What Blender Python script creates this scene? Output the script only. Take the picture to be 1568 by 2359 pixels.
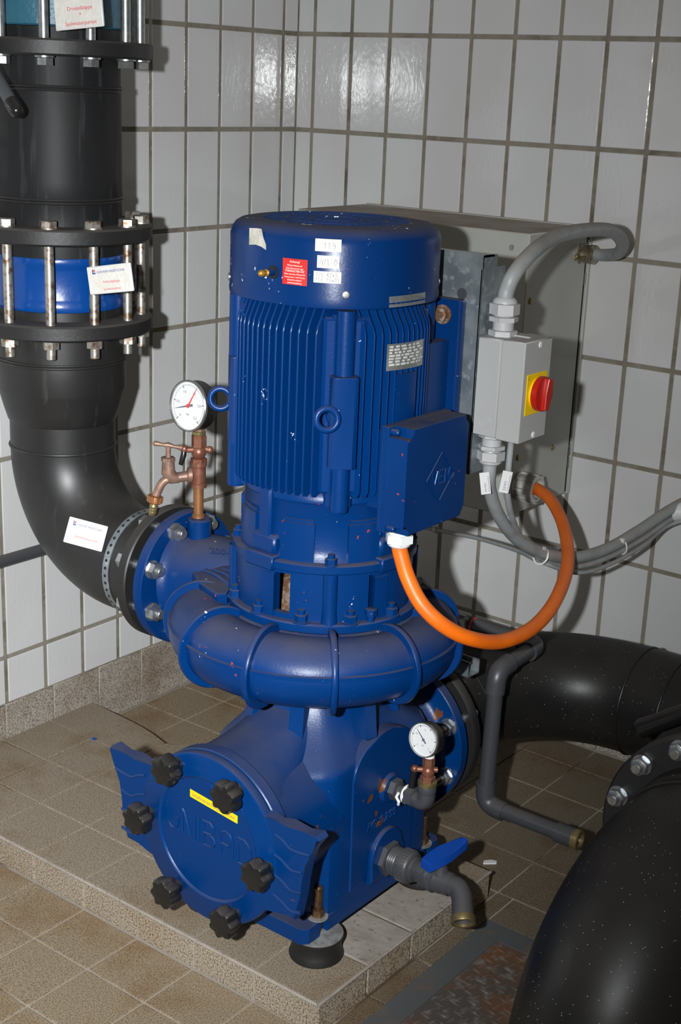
import bpy, bmesh, math, random
from mathutils import Vector, Matrix
random.seed(7)
PI = math.pi
S = bpy.context.scene
for o in list(bpy.data.objects):
    bpy.data.objects.remove(o)
COL = S.collection
R_ = math.radians

# ------------------------------------------------------------------ camera
cam_d = bpy.data.cameras.new('camera'); cam = bpy.data.objects.new('camera', cam_d); COL.objects.link(cam)
CAM = Vector((2.52107, -3.07047, 1.66113)); YAW, PIT, ROL = 2.216033, -0.300384, 0.040633
fw = Vector((math.cos(YAW)*math.cos(PIT), math.sin(YAW)*math.cos(PIT), math.sin(PIT)))
rt = Vector((math.sin(YAW), -math.cos(YAW), 0)); up = rt.cross(fw)
rr = rt*math.cos(ROL) + up*math.sin(ROL); uu = up*math.cos(ROL) - rt*math.sin(ROL)
m3 = Matrix((rr, uu, -fw)).transposed()
cam.matrix_world = Matrix.Translation(CAM) @ m3.to_4x4()
cam_d.sensor_fit = 'VERTICAL'; cam_d.sensor_height = 36.0; cam_d.lens = 3185.386/2359*36.0
cam_d.clip_start = 0.05
S.camera = cam
# ------------------------------------------------------------------ light
w = bpy.data.worlds.new('world'); S.world = w; w.use_nodes = True
w.node_tree.nodes['Background'].inputs[0].default_value = (1.0, 0.92, 0.74, 1)
w.node_tree.nodes['Background'].inputs[1].default_value = 0.13
# camera flash, held to the left of the lens
def flash(name, energy, size, aim):
    l = bpy.data.lights.new(name, 'SPOT'); l.energy = energy; l.color = (0.965, 0.985, 1.0)
    l.shadow_soft_size = 0.022; l.spot_size = R_(size); l.spot_blend = 1.0
    o = bpy.data.objects.new(name, l); COL.objects.link(o); o.location = CAM - rr*0.21 + uu*0.03
    o.rotation_euler = (Vector(aim) - o.location).to_track_quat('-Z', 'Y').to_euler()
flash('camera_flash', 350, 96, (-0.15, -1.25, 0.90))
flash('camera_flash_added_spot', 270, 54, (0.0, -1.08, 0.22))  # second spot added at the flash to brighten the lower left
S.view_settings.view_transform = 'Standard'; S.view_settings.look = 'None'
S.view_settings.exposure = 0.0; S.view_settings.gamma = 1.0; S.view_settings.use_curve_mapping = False

# ------------------------------------------------------------------ materials
def N(nt, typ, **kw):
    n = nt.nodes.new(typ)
    for k, v in kw.items():
        setattr(n, k, v)
    return n
MATS = {}
def mat(name, col, rough=0.5, metal=0.0, noise=None, bump=None, specks=None, dust=0.0, chips=None, coat=0.0, dustcol=(0.085, 0.072, 0.064), speck2=None, bands=None):
    """noise=(scale,col2,lo,hi); bump=(scale,strength,dist); specks=(scale,threshold,col); chips=(scale,thr,col)"""
    m = bpy.data.materials.new(name); m.use_nodes = True; nt = m.node_tree
    b = nt.nodes['Principled BSDF']
    b.inputs['Roughness'].default_value = rough; b.inputs['Metallic'].default_value = metal
    b.inputs['Coat Weight'].default_value = coat
    geo = N(nt, 'ShaderNodeNewGeometry'); pos = geo.outputs['Position']
    rgb = N(nt, 'ShaderNodeRGB'); rgb.outputs[0].default_value = (*col, 1); out = rgb.outputs[0]
    def mix(fac, a, c2):
        mx = N(nt, 'ShaderNodeMix', data_type='RGBA'); nt.links.new(fac, mx.inputs[0]); nt.links.new(a, mx.inputs[6])
        mx.inputs[7].default_value = (*c2, 1); return mx.outputs[2]
    def ramp(fac, lo, hi):
        r = N(nt, 'ShaderNodeMapRange'); r.inputs[1].default_value = lo; r.inputs[2].default_value = hi
        nt.links.new(fac, r.inputs[0]); return r.outputs[0]
    def ntex(scale, detail=4, vec=None):
        t = N(nt, 'ShaderNodeTexNoise'); t.inputs['Scale'].default_value = scale; t.inputs['Detail'].default_value = detail
        nt.links.new(vec or pos, t.inputs['Vector']); return t.outputs['Fac']
    if noise:
        for nz in (noise if isinstance(noise, list) else [noise]):
            out = mix(ramp(ntex(nz[0]), nz[2], nz[3]), out, nz[1])
    if bands:   # vertical streaks: noise stretched along z
        mp = N(nt, 'ShaderNodeMapping'); mp.inputs['Scale'].default_value = bands[0]; nt.links.new(pos, mp.inputs[0])
        out = mix(ramp(ntex(1.0, 5, mp.outputs[0]), bands[2], bands[3]), out, bands[1])
    for sp in (specks, speck2):
        if sp:
            v = N(nt, 'ShaderNodeTexVoronoi'); v.inputs['Scale'].default_value = sp[0]; nt.links.new(pos, v.inputs['Vector'])
            out = mix(ramp(v.outputs['Distance'], sp[1], sp[1]*0.6), out, sp[2])
    if dust:
        sx = N(nt, 'ShaderNodeSeparateXYZ'); nt.links.new(geo.outputs['Normal'], sx.inputs[0])
        a = ramp(sx.outputs[2], 0.35, 0.95)
        mu = N(nt, 'ShaderNodeMath', operation='MULTIPLY'); nt.links.new(a, mu.inputs[0]); nt.links.new(ramp(ntex(9), 0.05, 0.65), mu.inputs[1])
        m2 = N(nt, 'ShaderNodeMath', operation='MULTIPLY'); nt.links.new(mu.outputs[0], m2.inputs[0]); m2.inputs[1].default_value = dust
        out = mix(m2.outputs[0], out, dustcol)
        rr_ = N(nt, 'ShaderNodeMapRange'); rr_.inputs[3].default_value = rough; rr_.inputs[4].default_value = 0.9
        nt.links.new(m2.outputs[0], rr_.inputs[0]); nt.links.new(rr_.outputs[0], b.inputs['Roughness'])
    if chips:
        for c in (chips if isinstance(chips, list) else [chips]):
            f = ntex(c[0], 6); g = ntex(c[0]*0.17, 2)
            mu = N(nt, 'ShaderNodeMath', operation='MULTIPLY'); nt.links.new(f, mu.inputs[0]); nt.links.new(g, mu.inputs[1])
            out = mix(ramp(mu.outputs[0], c[1], c[1]+0.012), out, c[2])
    nt.links.new(out, b.inputs['Base Color'])
    if bump:
        t = ntex(bump[0], 3); bn = N(nt, 'ShaderNodeBump'); bn.inputs['Strength'].default_value = bump[1]; bn.inputs['Distance'].default_value = bump[2]
        nt.links.new(t, bn.inputs['Height']); nt.links.new(bn.outputs[0], b.inputs['Normal'])
    MATS[name] = m; return m
BL = (0.0, 0.023, 0.112)
mat('blue', BL, 0.33, bump=(260, 0.12, 0.002), dust=0.75, noise=(9, (0.0, 0.027, 0.128), 0.3, 0.7), chips=[(130, 0.455, (0.55, 0.58, 0.62)), (110, 0.455, (0.33, 0.04, 0.02))])
mat('blue_cover', BL, 0.30, bump=(200, 0.08, 0.002), dust=0.7, chips=[(70, 0.42, (0.62, 0.68, 0.74)), (150, 0.44, (0.5, 0.56, 0.6))])
mat('blue_fin', (0.0, 0.026, 0.126), 0.33, bump=(220, 0.1, 0.002), dust=0.5, chips=[(150, 0.455, (0.5, 0.6, 0.7))])
mat('blue_volute', BL, 0.34, bump=(190, 0.16, 0.0015), dust=0.6, chips=[(110, 0.448, (0.38, 0.04, 0.02)), (150, 0.46, (0.6, 0.6, 0.6))], noise=(7, (0.0, 0.027, 0.128), 0.3, 0.7))
mat('blue_body', (0.0, 0.027, 0.125), 0.30, bump=(240, 0.14, 0.002), dust=0.5, chips=[(26, 0.415, (0.11, 0.04, 0.018))], specks=(55, 0.022, (0.7, 0.7, 0.72)))
mat('blue_valve', (0.001, 0.045, 0.22), 0.28, bump=(40, 0.15, 0.004), dust=0.6, specks=(70, 0.03, (0.6, 0.7, 0.8)))
mat('blue_plastic', (0.003, 0.05, 0.30), 0.42)
mat('rust_paint', (0.16, 0.045, 0.015), 0.8, noise=(40, (0.02, 0.05, 0.25), 0.45, 0.7))
mat('teal', (0.03, 0.125, 0.175), 0.4, bump=(150, 0.4, 0.003), noise=(20, (0.02, 0.11, 0.18), 0.3, 0.7))
mat('black_pipe', (0.012, 0.012, 0.0125), 0.42, bump=(30, 0.05, 0.004), dust=0.30, bands=((60, 60, 6), (0.033, 0.034, 0.035), 0.62, 0.78), noise=(5, (0.016, 0.015, 0.014), 0.4, 0.7), dustcol=(0.06, 0.052, 0.045))
mat('black_pipe_matte', (0.010, 0.0105, 0.0115), 0.52, bump=(30, 0.05, 0.004), bands=((45, 45, 5), (0.034, 0.036, 0.039), 0.56, 0.72), noise=(5, (0.013, 0.013, 0.0135), 0.4, 0.7))
mat('black_pipe_dirty', (0.0095, 0.0095, 0.010), 0.38, bump=(25, 0.06, 0.004), dust=0.30, specks=(95, 0.085, (0.42, 0.44, 0.42)), speck2=(45, 0.04, (0.5, 0.5, 0.45)), noise=(6, (0.016, 0.015, 0.013), 0.4, 0.7), dustcol=(0.05, 0.045, 0.04))
mat('black_flange', (0.012, 0.012, 0.0125), 0.5, bump=(90, 0.2, 0.002), dust=0.7, dustcol=(0.09, 0.08, 0.07))
mat('black_plastic', (0.010, 0.010, 0.010), 0.25, bump=(80, 0.05, 0.002), dust=0.35)
mat('rubber', (0.008, 0.008, 0.008), 0.55, dust=0.3)
mat('pvc', (0.045, 0.048, 0.055), 0.38, specks=(90, 0.025, (0.6, 0.6, 0.58)), dust=0.35, dustcol=(0.12, 0.10, 0.085))
mat('pvc_thread', (0.055, 0.06, 0.066), 0.4)
mat('zinc', (0.50, 0.52, 0.54), 0.32, 0.9, noise=(90, (0.32, 0.34, 0.35), 0.35, 0.7), bump=(300, 0.1, 0.001))
mat('zinc_worn', (0.46, 0.44, 0.40), 0.42, 0.85, noise=[(70, (0.20, 0.11, 0.06), 0.48, 0.66)], bump=(200, 0.2, 0.001))
mat('rusty', (0.17, 0.085, 0.045), 0.6, 0.5, noise=[(90, (0.34, 0.28, 0.22), 0.45, 0.65)], bump=(250, 0.3, 0.001))
mat('brass_bolt', (0.20, 0.12, 0.06), 0.35, 0.8, noise=(120, (0.11, 0.06, 0.03), 0.4, 0.7))
mat('galv', (0.34, 0.38, 0.40), 0.32, 0.6, noise=[(18, (0.19, 0.225, 0.245), 0.35, 0.65), (70, (0.45, 0.48, 0.5), 0.55, 0.7)])
mat('steel_cap', (0.30, 0.31, 0.31), 0.6, 0.4, noise=(50, (0.18, 0.16, 0.14), 0.4, 0.65))
mat('cabinet', (0.37, 0.375, 0.345), 0.42, bump=(350, 0.08, 0.001), dust=1.0, dustcol=(0.28, 0.215, 0.175), noise=(6, (0.335, 0.34, 0.315), 0.4, 0.7))
mat('switch_grey', (0.38, 0.385, 0.38), 0.4, bump=(500, 0.08, 0.001), dust=0.5, dustcol=(0.3, 0.26, 0.22))
mat('gland_grey', (0.42, 0.425, 0.43), 0.4, dust=0.3)
mat('gland_white', (0.70, 0.71, 0.72), 0.4)
mat('gland_nickel', (0.42, 0.38, 0.31), 0.3, 0.9, noise=(60, (0.25, 0.2, 0.14), 0.4, 0.7))
mat('gland_old', (0.45, 0.45, 0.42), 0.55, noise=(30, (0.33, 0.32, 0.29), 0.4, 0.7), dust=0.6)
mat('cable_grey', (0.29, 0.31, 0.32), 0.45, dust=0.7, noise=(30, (0.24, 0.25, 0.25), 0.45, 0.7), dustcol=(0.26, 0.225, 0.19))
mat('cable_orange', (0.84, 0.155, 0.003), 0.42, noise=(14, (0.62, 0.11, 0.006), 0.4, 0.75), dust=0.25, dustcol=(0.45, 0.16, 0.06))
mat('conduit_white', (0.62, 0.63, 0.64), 0.45)
mat('white_plastic', (0.62, 0.62, 0.62), 0.4)
mat('paper', (0.60, 0.58, 0.53), 0.8, noise=(120, (0.66, 0.65, 0.62), 0.4, 0.7))
mat('torn_paper', (0.50, 0.48, 0.43), 0.8, noise=(70, (0.32, 0.30, 0.25), 0.4, 0.7))
mat('ink', (0.10, 0.11, 0.14), 0.7)
mat('pencil', (0.14, 0.15, 0.18), 0.7)
mat('print_blue', (0.05, 0.09, 0.30), 0.6)
mat('print_red', (0.60, 0.05, 0.06), 0.6)
mat('sticker_red', (0.62, 0.018, 0.014), 0.45, noise=(25, (0.70, 0.05, 0.04), 0.5, 0.8))
mat('print_white', (0.80, 0.74, 0.70), 0.6)
mat('sticker_yellow', (0.80, 0.56, 0.0), 0.45)
mat('knob_red', (0.42, 0.010, 0.004), 0.32)
mat('plate_metal', (0.42, 0.43, 0.42), 0.35, 0.7, noise=(40, (0.30, 0.31, 0.30), 0.4, 0.7))
mat('plate_field', (0.72, 0.73, 0.71), 0.4, 0.3, noise=(110, (0.45, 0.46, 0.46), 0.45, 0.7))
mat('dial_white', (0.62, 0.63, 0.63), 0.5)
mat('dial_glass_rim', (0.45, 0.46, 0.46), 0.25, 0.9)
mat('copper_red', (0.20, 0.075, 0.045), 0.42, 0.55, noise=(60, (0.28, 0.13, 0.09), 0.4, 0.7))
mat('bronze', (0.30, 0.18, 0.125), 0.48, 0.4, noise=(70, (0.17, 0.10, 0.08), 0.35, 0.7), dust=0.6)
mat('copper_pipe', (0.33, 0.15, 0.06), 0.45, 0.6, noise=(50, (0.25, 0.11, 0.05), 0.4, 0.7))
mat('brass', (0.36, 0.29, 0.13), 0.4, 0.8, noise=(80, (0.26, 0.21, 0.10), 0.4, 0.7))
mat('nipple_brass', (0.52, 0.29, 0.05), 0.4, 0.7)
mat('ptfe', (0.78, 0.78, 0.78), 0.6)
mat('dark_hole', (0.004, 0.004, 0.004), 0.8)
mat('grout', (0.215, 0.195, 0.155), 0.85, noise=[(9, (0.10, 0.085, 0.06), 0.45, 0.75), (60, (0.24, 0.22, 0.19), 0.5, 0.75)], bump=(150, 0.3, 0.002))
mat('floor_grout', (0.31, 0.275, 0.235), 0.9, noise=[(3.1, (0.07, 0.045, 0.025), 0.53, 0.63)], bump=(120, 0.3, 0.002))
mat('screed', (0.30, 0.27, 0.235), 0.9, noise=[(20, (0.23, 0.20, 0.17), 0.4, 0.7), (90, (0.12, 0.105, 0.09), 0.6, 0.75)], bump=(80, 0.4, 0.003))
def tile_mat():
    m = mat('white_tile', (0.545, 0.55, 0.555), 0.085, noise=[(2.2, (0.49, 0.485, 0.475), 0.45, 0.75)], specks=(16, 0.018, (0.28, 0.25, 0.2)))
    nt = m.node_tree; b = nt.nodes['Principled BSDF']; b.inputs['Specular IOR Level'].default_value = 0.6
    geo = N(nt, 'ShaderNodeNewGeometry'); mp = N(nt, 'ShaderNodeMapping'); mp.inputs['Scale'].default_value = (1.07, 0.97, 0.47); nt.links.new(geo.outputs['Position'], mp.inputs[0])
    t = N(nt, 'ShaderNodeTexNoise'); t.inputs['Scale'].default_value = 95; t.inputs['Detail'].default_value = 3; nt.links.new(mp.outputs[0], t.inputs['Vector'])
    t2 = N(nt, 'ShaderNodeTexNoise'); t2.inputs['Scale'].default_value = 14; nt.links.new(mp.outputs[0], t2.inputs['Vector'])
    ad = N(nt, 'ShaderNodeMath', operation='MULTIPLY_ADD'); nt.links.new(t2.outputs['Fac'], ad.inputs[0]); ad.inputs[1].default_value = 0.5; nt.links.new(t.outputs['Fac'], ad.inputs[2])
    bn = N(nt, 'ShaderNodeBump'); bn.inputs['Strength'].default_value = 0.34; bn.inputs['Distance'].default_value = 0.0010
    nt.links.new(ad.outputs[0], bn.inputs['Height']); nt.links.new(bn.outputs[0], b.inputs['Normal'])
tile_mat()
MATS['black_pipe_matte'].node_tree.nodes['Principled BSDF'].inputs['Specular IOR Level'].default_value = 0.22
MATS['black_pipe_dirty'].node_tree.nodes['Principled BSDF'].inputs['Specular IOR Level'].default_value = 0.28
for k_ in ('blue','blue_fin','blue_volute','blue_body','blue_cover'): MATS[k_].node_tree.nodes['Principled BSDF'].inputs['Specular IOR Level'].default_value = 0.24
def speckle(name, light, dark, stain, k=1.0):
    m = mat(name, light, 0.6); nt = m.node_tree; b = nt.nodes['Principled BSDF']
    geo = N(nt, 'ShaderNodeNewGeometry'); P = geo.outputs['Position']
    def tex(s, d, r=0.6):
        t = N(nt, 'ShaderNodeTexNoise'); t.inputs['Scale'].default_value = s; t.inputs['Detail'].default_value = d; t.inputs['Roughness'].default_value = r
        nt.links.new(P, t.inputs['Vector']); return t.outputs['Fac']
    cr = N(nt, 'ShaderNodeValToRGB'); cr.color_ramp.elements[0].position = 0.36; cr.color_ramp.elements[0].color = (*dark, 1)
    cr.color_ramp.elements[1].position = 0.56; cr.color_ramp.elements[1].color = (*light, 1); nt.links.new(tex(330*k, 3, 0.7), cr.inputs[0])
    mr = N(nt, 'ShaderNodeMapRange'); mr.inputs[1].default_value = 0.50; mr.inputs[2].default_value = 0.78; nt.links.new(tex(6, 3), mr.inputs[0])
    mx = N(nt, 'ShaderNodeMix', data_type='RGBA'); nt.links.new(mr.outputs[0], mx.inputs[0]); nt.links.new(cr.outputs[0], mx.inputs[6])
    mm = N(nt, 'ShaderNodeMix', data_type='RGBA', blend_type='MULTIPLY'); mm.inputs[0].default_value = 1; nt.links.new(cr.outputs[0], mm.inputs[6]); mm.inputs[7].default_value = (*stain, 1)
    nt.links.new(mm.outputs[2], mx.inputs[7]); nt.links.new(mx.outputs[2], b.inputs['Base Color'])
    bn = N(nt, 'ShaderNodeBump'); bn.inputs['Strength'].default_value = 0.25; bn.inputs['Distance'].default_value = 0.001
    nt.links.new(tex(330*k, 2), bn.inputs['Height']); nt.links.new(bn.outputs[0], b.inputs['Normal'])
speckle('floor_tile', (0.285, 0.222, 0.145), (0.082, 0.065, 0.045), (0.78, 0.58, 0.38))
speckle('floor_tile_dirty_shaded', (0.17, 0.135, 0.09), (0.055, 0.045, 0.032), (0.8, 0.6, 0.4))  # dirt on the right floor, plus weaker flash light darkened into the colour
speckle('plinth_tile', (0.29, 0.237, 0.170), (0.095, 0.080, 0.062), (0.72, 0.55, 0.38))
speckle('plinth_face', (0.37, 0.31, 0.235), (0.05, 0.044, 0.038), (0.85, 0.75, 0.6), 0.8)
speckle('base_tile', (0.36, 0.32, 0.27), (0.085, 0.078, 0.068), (0.62, 0.5, 0.4), 0.8)
mat('tread_plate', (0.085, 0.075, 0.066), 0.5, 0.15, noise=[(9, (0.15, 0.075, 0.04), 0.42, 0.62), (45, (0.19, 0.18, 0.17), 0.52, 0.72)], bump=(160, 0.2, 0.001))
mat('frame_steel', (0.085, 0.09, 0.092), 0.55, 0.05, noise=[(14, (0.15, 0.10, 0.065), 0.52, 0.75)], bump=(160, 0.15, 0.001))

# ------------------------------------------------------------------ mesh builder
def basis(d, hint=None):
    d = Vector(d).normalized(); h = Vector(hint) if hint else (Vector((0, 0, 1)) if abs(d.z) < 0.9 else Vector((1, 0, 0)))
    x = h.cross(d).normalized(); y = d.cross(x); return Matrix((x, y, d)).transposed()   # local z -> d, local y ~ hint
class MB:
    def __init__(s): s.v = []; s.f = []; s.bevelled = False
    def add(s, vs, fs, M=None):
        o = len(s.v)
        s.v += [tuple((M @ Vector(v)) if M else v) for v in vs]; s.f += [tuple(i+o for i in f) for f in fs]; return s
    def box(s, x0, x1, y0, y1, z0, z1, M=None, bev=0, seg=1):
        if bev:
            s.bevelled = True
            bm = bmesh.new(); bmesh.ops.create_cube(bm, size=1)
            for v in bm.verts: v.co = Vector((x0+(v.co.x+.5)*(x1-x0), y0+(v.co.y+.5)*(y1-y0), z0+(v.co.z+.5)*(z1-z0)))
            bmesh.ops.bevel(bm, geom=bm.edges[:], offset=bev, segments=seg, affect='EDGES', profile=.5)
            s.bm(bm, M); return s
        return s.add([(x0,y0,z0),(x1,y0,z0),(x1,y1,z0),(x0,y1,z0),(x0,y0,z1),(x1,y0,z1),(x1,y1,z1),(x0,y1,z1)],
                     [(3,2,1,0),(4,5,6,7),(0,1,5,4),(1,2,6,5),(2,3,7,6),(3,0,4,7)], M)
    def bm(s, bm, M=None):
        bm.verts.index_update(); s.add([v.co[:] for v in bm.verts], [[v.index for v in f.verts] for f in bm.faces], M); bm.free()
    def lathe(s, prof, o=(0,0,0), d=(0,0,1), seg=48, a0=0, a1=2*PI, hint=None):
        """prof = [(r,h)...]; closed profile loops not needed; r=0 makes a pole"""
        M = Matrix.Translation(o) @ basis(d, hint).to_4x4(); full = abs(a1-a0-2*PI) < 1e-6; n = seg if full else seg+1
        vs = []; idx = []
        for r, h in prof:
            if r < 1e-7: idx.append([len(vs)]*n); vs.append((0,0,h))
            else:
                idx.append(list(range(len(vs), len(vs)+n)))
                vs += [(r*math.cos(a0+(a1-a0)*i/seg), r*math.sin(a0+(a1-a0)*i/seg), h) for i in range(n)]
        fs = []
        for A, B in zip(idx, idx[1:]):
            for i in range(seg):
                j = (i+1) % n
                q = [A[i], A[j], B[j], B[i]]; q2 = []
                for k in q:
                    if k not in q2: q2.append(k)
                if len(q2) > 2: fs.append(q2)
        return s.add(vs, fs, M)
    def cyl(s, r, h0, h1, o=(0,0,0), d=(0,0,1), seg=32, ch=0.0):
        p = [(0,h0),(r-ch,h0)] + ([(r,h0+ch),(r,h1-ch)] if ch else [(r,h0),(r,h1)][0:0] + [(r,h1)]) + [(r-ch,h1),(0,h1)] if ch else [(0,h0),(r,h0),(r,h1),(0,h1)]
        return s.lathe(p, o, d, seg)
    def tube(s, pts, r, seg=16, caps=True, closed=False):
        pts = [Vector(p) for p in pts]; n = len(pts); rs = r if hasattr(r, '__len__') else [r]*n
        T = []
        for i in range(n):
            a = pts[(i-1) % n] if (closed or i > 0) else pts[i]; b = pts[(i+1) % n] if (closed or i < n-1) else pts[i]
            T.append((b-a).normalized())
        h = Vector((0,0,1)) if abs(T[0].z) < .9 else Vector((1,0,0)); X = h.cross(T[0]).normalized(); vs = []; fs = []
        for i in range(n):
            X = (X - T[i]*X.dot(T[i])).normalized(); Y = T[i].cross(X)
            vs += [tuple(pts[i] + (X*math.cos(2*PI*k/seg) + Y*math.sin(2*PI*k/seg))*rs[i]) for k in range(seg)]
        for i in range(n if closed else n-1):
            A = i*seg; B = ((i+1) % n)*seg
            fs += [(A+k, A+(k+1) % seg, B+(k+1) % seg, B+k) for k in range(seg)]
        if caps and not closed: fs += [tuple(reversed(range(seg))), tuple(range((n-1)*seg, n*seg))]
        return s.add(vs, fs)
    def prism(s, poly, h0, h1, M=None, bev=0, both=False):
        n = len(poly); vs = [(x,y,h0) for x,y in poly]+[(x,y,h1) for x,y in poly]
        fs = [tuple(reversed(range(n))), tuple(range(n,2*n))]+[(i,(i+1)%n,n+(i+1)%n,n+i) for i in range(n)]
        if bev:
            s.bevelled = True
            bm = bmesh.new(); V = [bm.verts.new(v) for v in vs]; F = [bm.faces.new([V[i] for i in f]) for f in fs]
            bmesh.ops.bevel(bm, geom=list(F[1].edges)+(list(F[0].edges) if both else []), offset=bev, segments=2 if not both else 1, affect='EDGES', profile=.5); s.bm(bm, M); return s
        return s.add(vs, fs, M)
    def hexa(s, af, h0, h1, o=(0,0,0), d=(0,0,1), rot=0, hint=None):
        R = af/math.sqrt(3); M = Matrix.Translation(o) @ basis(d, hint).to_4x4(); c = af*0.06
        P = [(R*math.cos(rot+i*PI/3), R*math.sin(rot+i*PI/3)) for i in range(6)]; k = (R-c)/R
        vs = [(x,y,h0) for x,y in P]+[(x,y,h1-c*.6) for x,y in P]+[(x*k,y*k,h1) for x,y in P]
        fs = [tuple(reversed(range(6)))]+[(i,(i+1)%6,6+(i+1)%6,6+i) for i in range(6)]+[(6+i,6+(i+1)%6,12+(i+1)%6,12+i) for i in range(6)]+[tuple(range(12,18))]
        return s.add(vs, fs, M)
    def sphere(s, r, o, seg=16, sc=(1,1,1)):
        M = Matrix.Translation(o) @ Matrix.Diagonal((*sc,1))
        n = seg//2; return s.lathe_m([(r*math.sin(PI*i/n), -r*math.cos(PI*i/n)) for i in range(n+1)], M, seg)
    def lathe_m(s, prof, M, seg):
        t = MB(); t.lathe(prof, seg=seg); return s.add(t.v, t.f, M)
    def torus(s, Rm, r, o, d, seg=32, ms=12, hint=None):
        M = Matrix.Translation(o) @ basis(d, hint).to_4x4()
        pts = [M @ Vector((Rm*math.cos(2*PI*i/seg), Rm*math.sin(2*PI*i/seg), 0)) for i in range(seg)]
        return s.tube(pts, r, ms, closed=True)
    def mesh(s, name, material, off=(0,0,0), ang=38, merge=True):
        me = bpy.data.meshes.new(name); o = Vector(off)
        me.from_pydata([(v[0]-o.x, v[1]-o.y, v[2]-o.z) for v in s.v], [], s.f)
        bm = bmesh.new(); bm.from_mesh(me)
        if merge: bmesh.ops.remove_doubles(bm, verts=bm.verts, dist=1e-6)
        bmesh.ops.recalc_face_normals(bm, faces=bm.faces); bm.to_mesh(me); bm.free()
        me.polygons.foreach_set('use_smooth', [True]*len(me.polygons)); me.set_sharp_from_angle(angle=R_(ang))
        me.materials.append(MATS[material]); return me
    def build(s, name, material, parent=None, **kw):
        off = root_loc(parent) if parent else (0,0,0)
        me = s.mesh(name, material, off, **kw); ob = link(name, me, parent)
        if s.bevelled:
            wn = ob.modifiers.new('weighted_normals', 'WEIGHTED_NORMAL'); wn.keep_sharp = True; wn.weight = 50
        return ob
LOC = {}
def root_loc(o): return LOC[o.name]
def link(name, me, parent=None):
    o = bpy.data.objects.new(name, me); COL.objects.link(o)
    if parent: o.parent = parent; LOC[o.name] = LOC[parent.name]
    else: LOC[o.name] = Vector((0,0,0))
    return o
def thing(name, label, cat, loc, group=None):
    o = bpy.data.objects.new(name, None); COL.objects.link(o); o.location = loc; o.empty_display_size = .05
    LOC[o.name] = Vector(loc); o['label'] = label; o['category'] = cat
    if group: o['group'] = group
    return o
def tag(o, label, cat, group=None):
    o['label'] = label; o['category'] = cat
    if group: o['group'] = group
    return o
def inst(name, me, parent, loc, rot=None):
    """instance of shared mesh at world loc (rot = 3x3 matrix)"""
    o = bpy.data.objects.new(name, me); COL.objects.link(o); o.parent = parent
    L = Vector(loc) - (LOC[parent.name] if parent else Vector((0,0,0)))
    M = Matrix.Translation(L) @ (rot.to_4x4() if rot else Matrix.Identity(4)); o.matrix_basis = M
    LOC[o.name] = LOC[parent.name] if parent else Vector((0,0,0)); return o
def bez(pts, n=8):
    """Catmull-Rom through points"""
    P = [Vector(p) for p in pts]; P = [P[0]*2-P[1]] + P + [P[-1]*2-P[-2]]; out = []
    for i in range(1, len(P)-2):
        for k in range(n):
            t = k/n; a,b,c,d = P[i-1],P[i],P[i+1],P[i+2]
            out.append(((b*2)+(c-a)*t+(a*2-b*5+c*4-d)*t*t+(b*3-a-c*3+d)*t**3)*.5)
    return out+[P[-2]]
def arc(c, a, b, n=12, t0=0, t1=PI/2):
    """points c + a*cos t + b*sin t"""
    c,a,b = Vector(c),Vector(a),Vector(b); return [c+a*math.cos(t0+(t1-t0)*i/n)+b*math.sin(t0+(t1-t0)*i/n) for i in range(n+1)]
def text(body, size, fmap, name, material, parent, ext=0.0, align='LEFT', width=None, shear=0):
    cu = bpy.data.curves.new('txt', 'FONT'); cu.body = body; cu.size = size; cu.align_x = align; cu.resolution_u = 2; cu.extrude = ext; cu.shear = shear
    ob = bpy.data.objects.new('txt', cu); COL.objects.link(ob); dg = bpy.context.evaluated_depsgraph_get()
    me = bpy.data.meshes.new_from_object(ob.evaluated_get(dg)); bpy.data.objects.remove(ob)
    mb = MB(); vs = [v.co.copy() for v in me.vertices]
    k = 1.0
    if width and vs:
        k = width/max(1e-6, max(v.x for v in vs)-min(v.x for v in vs))
    mb.v = [tuple(fmap(v.x*k, v.y, v.z)) for v in vs]; mb.f = [tuple(p.vertices) for p in me.polygons]
    bpy.data.meshes.remove(me)
    return mb if name is None else mb.build(name, material, parent, merge=False)
def planar(o, ex, ey, lift=0.0004):
    o,ex,ey = Vector(o),Vector(ex).normalized(),Vector(ey).normalized(); n = ex.cross(ey)
    return lambda x,y,z=0: o+ex*x+ey*y+n*(z+lift)

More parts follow.
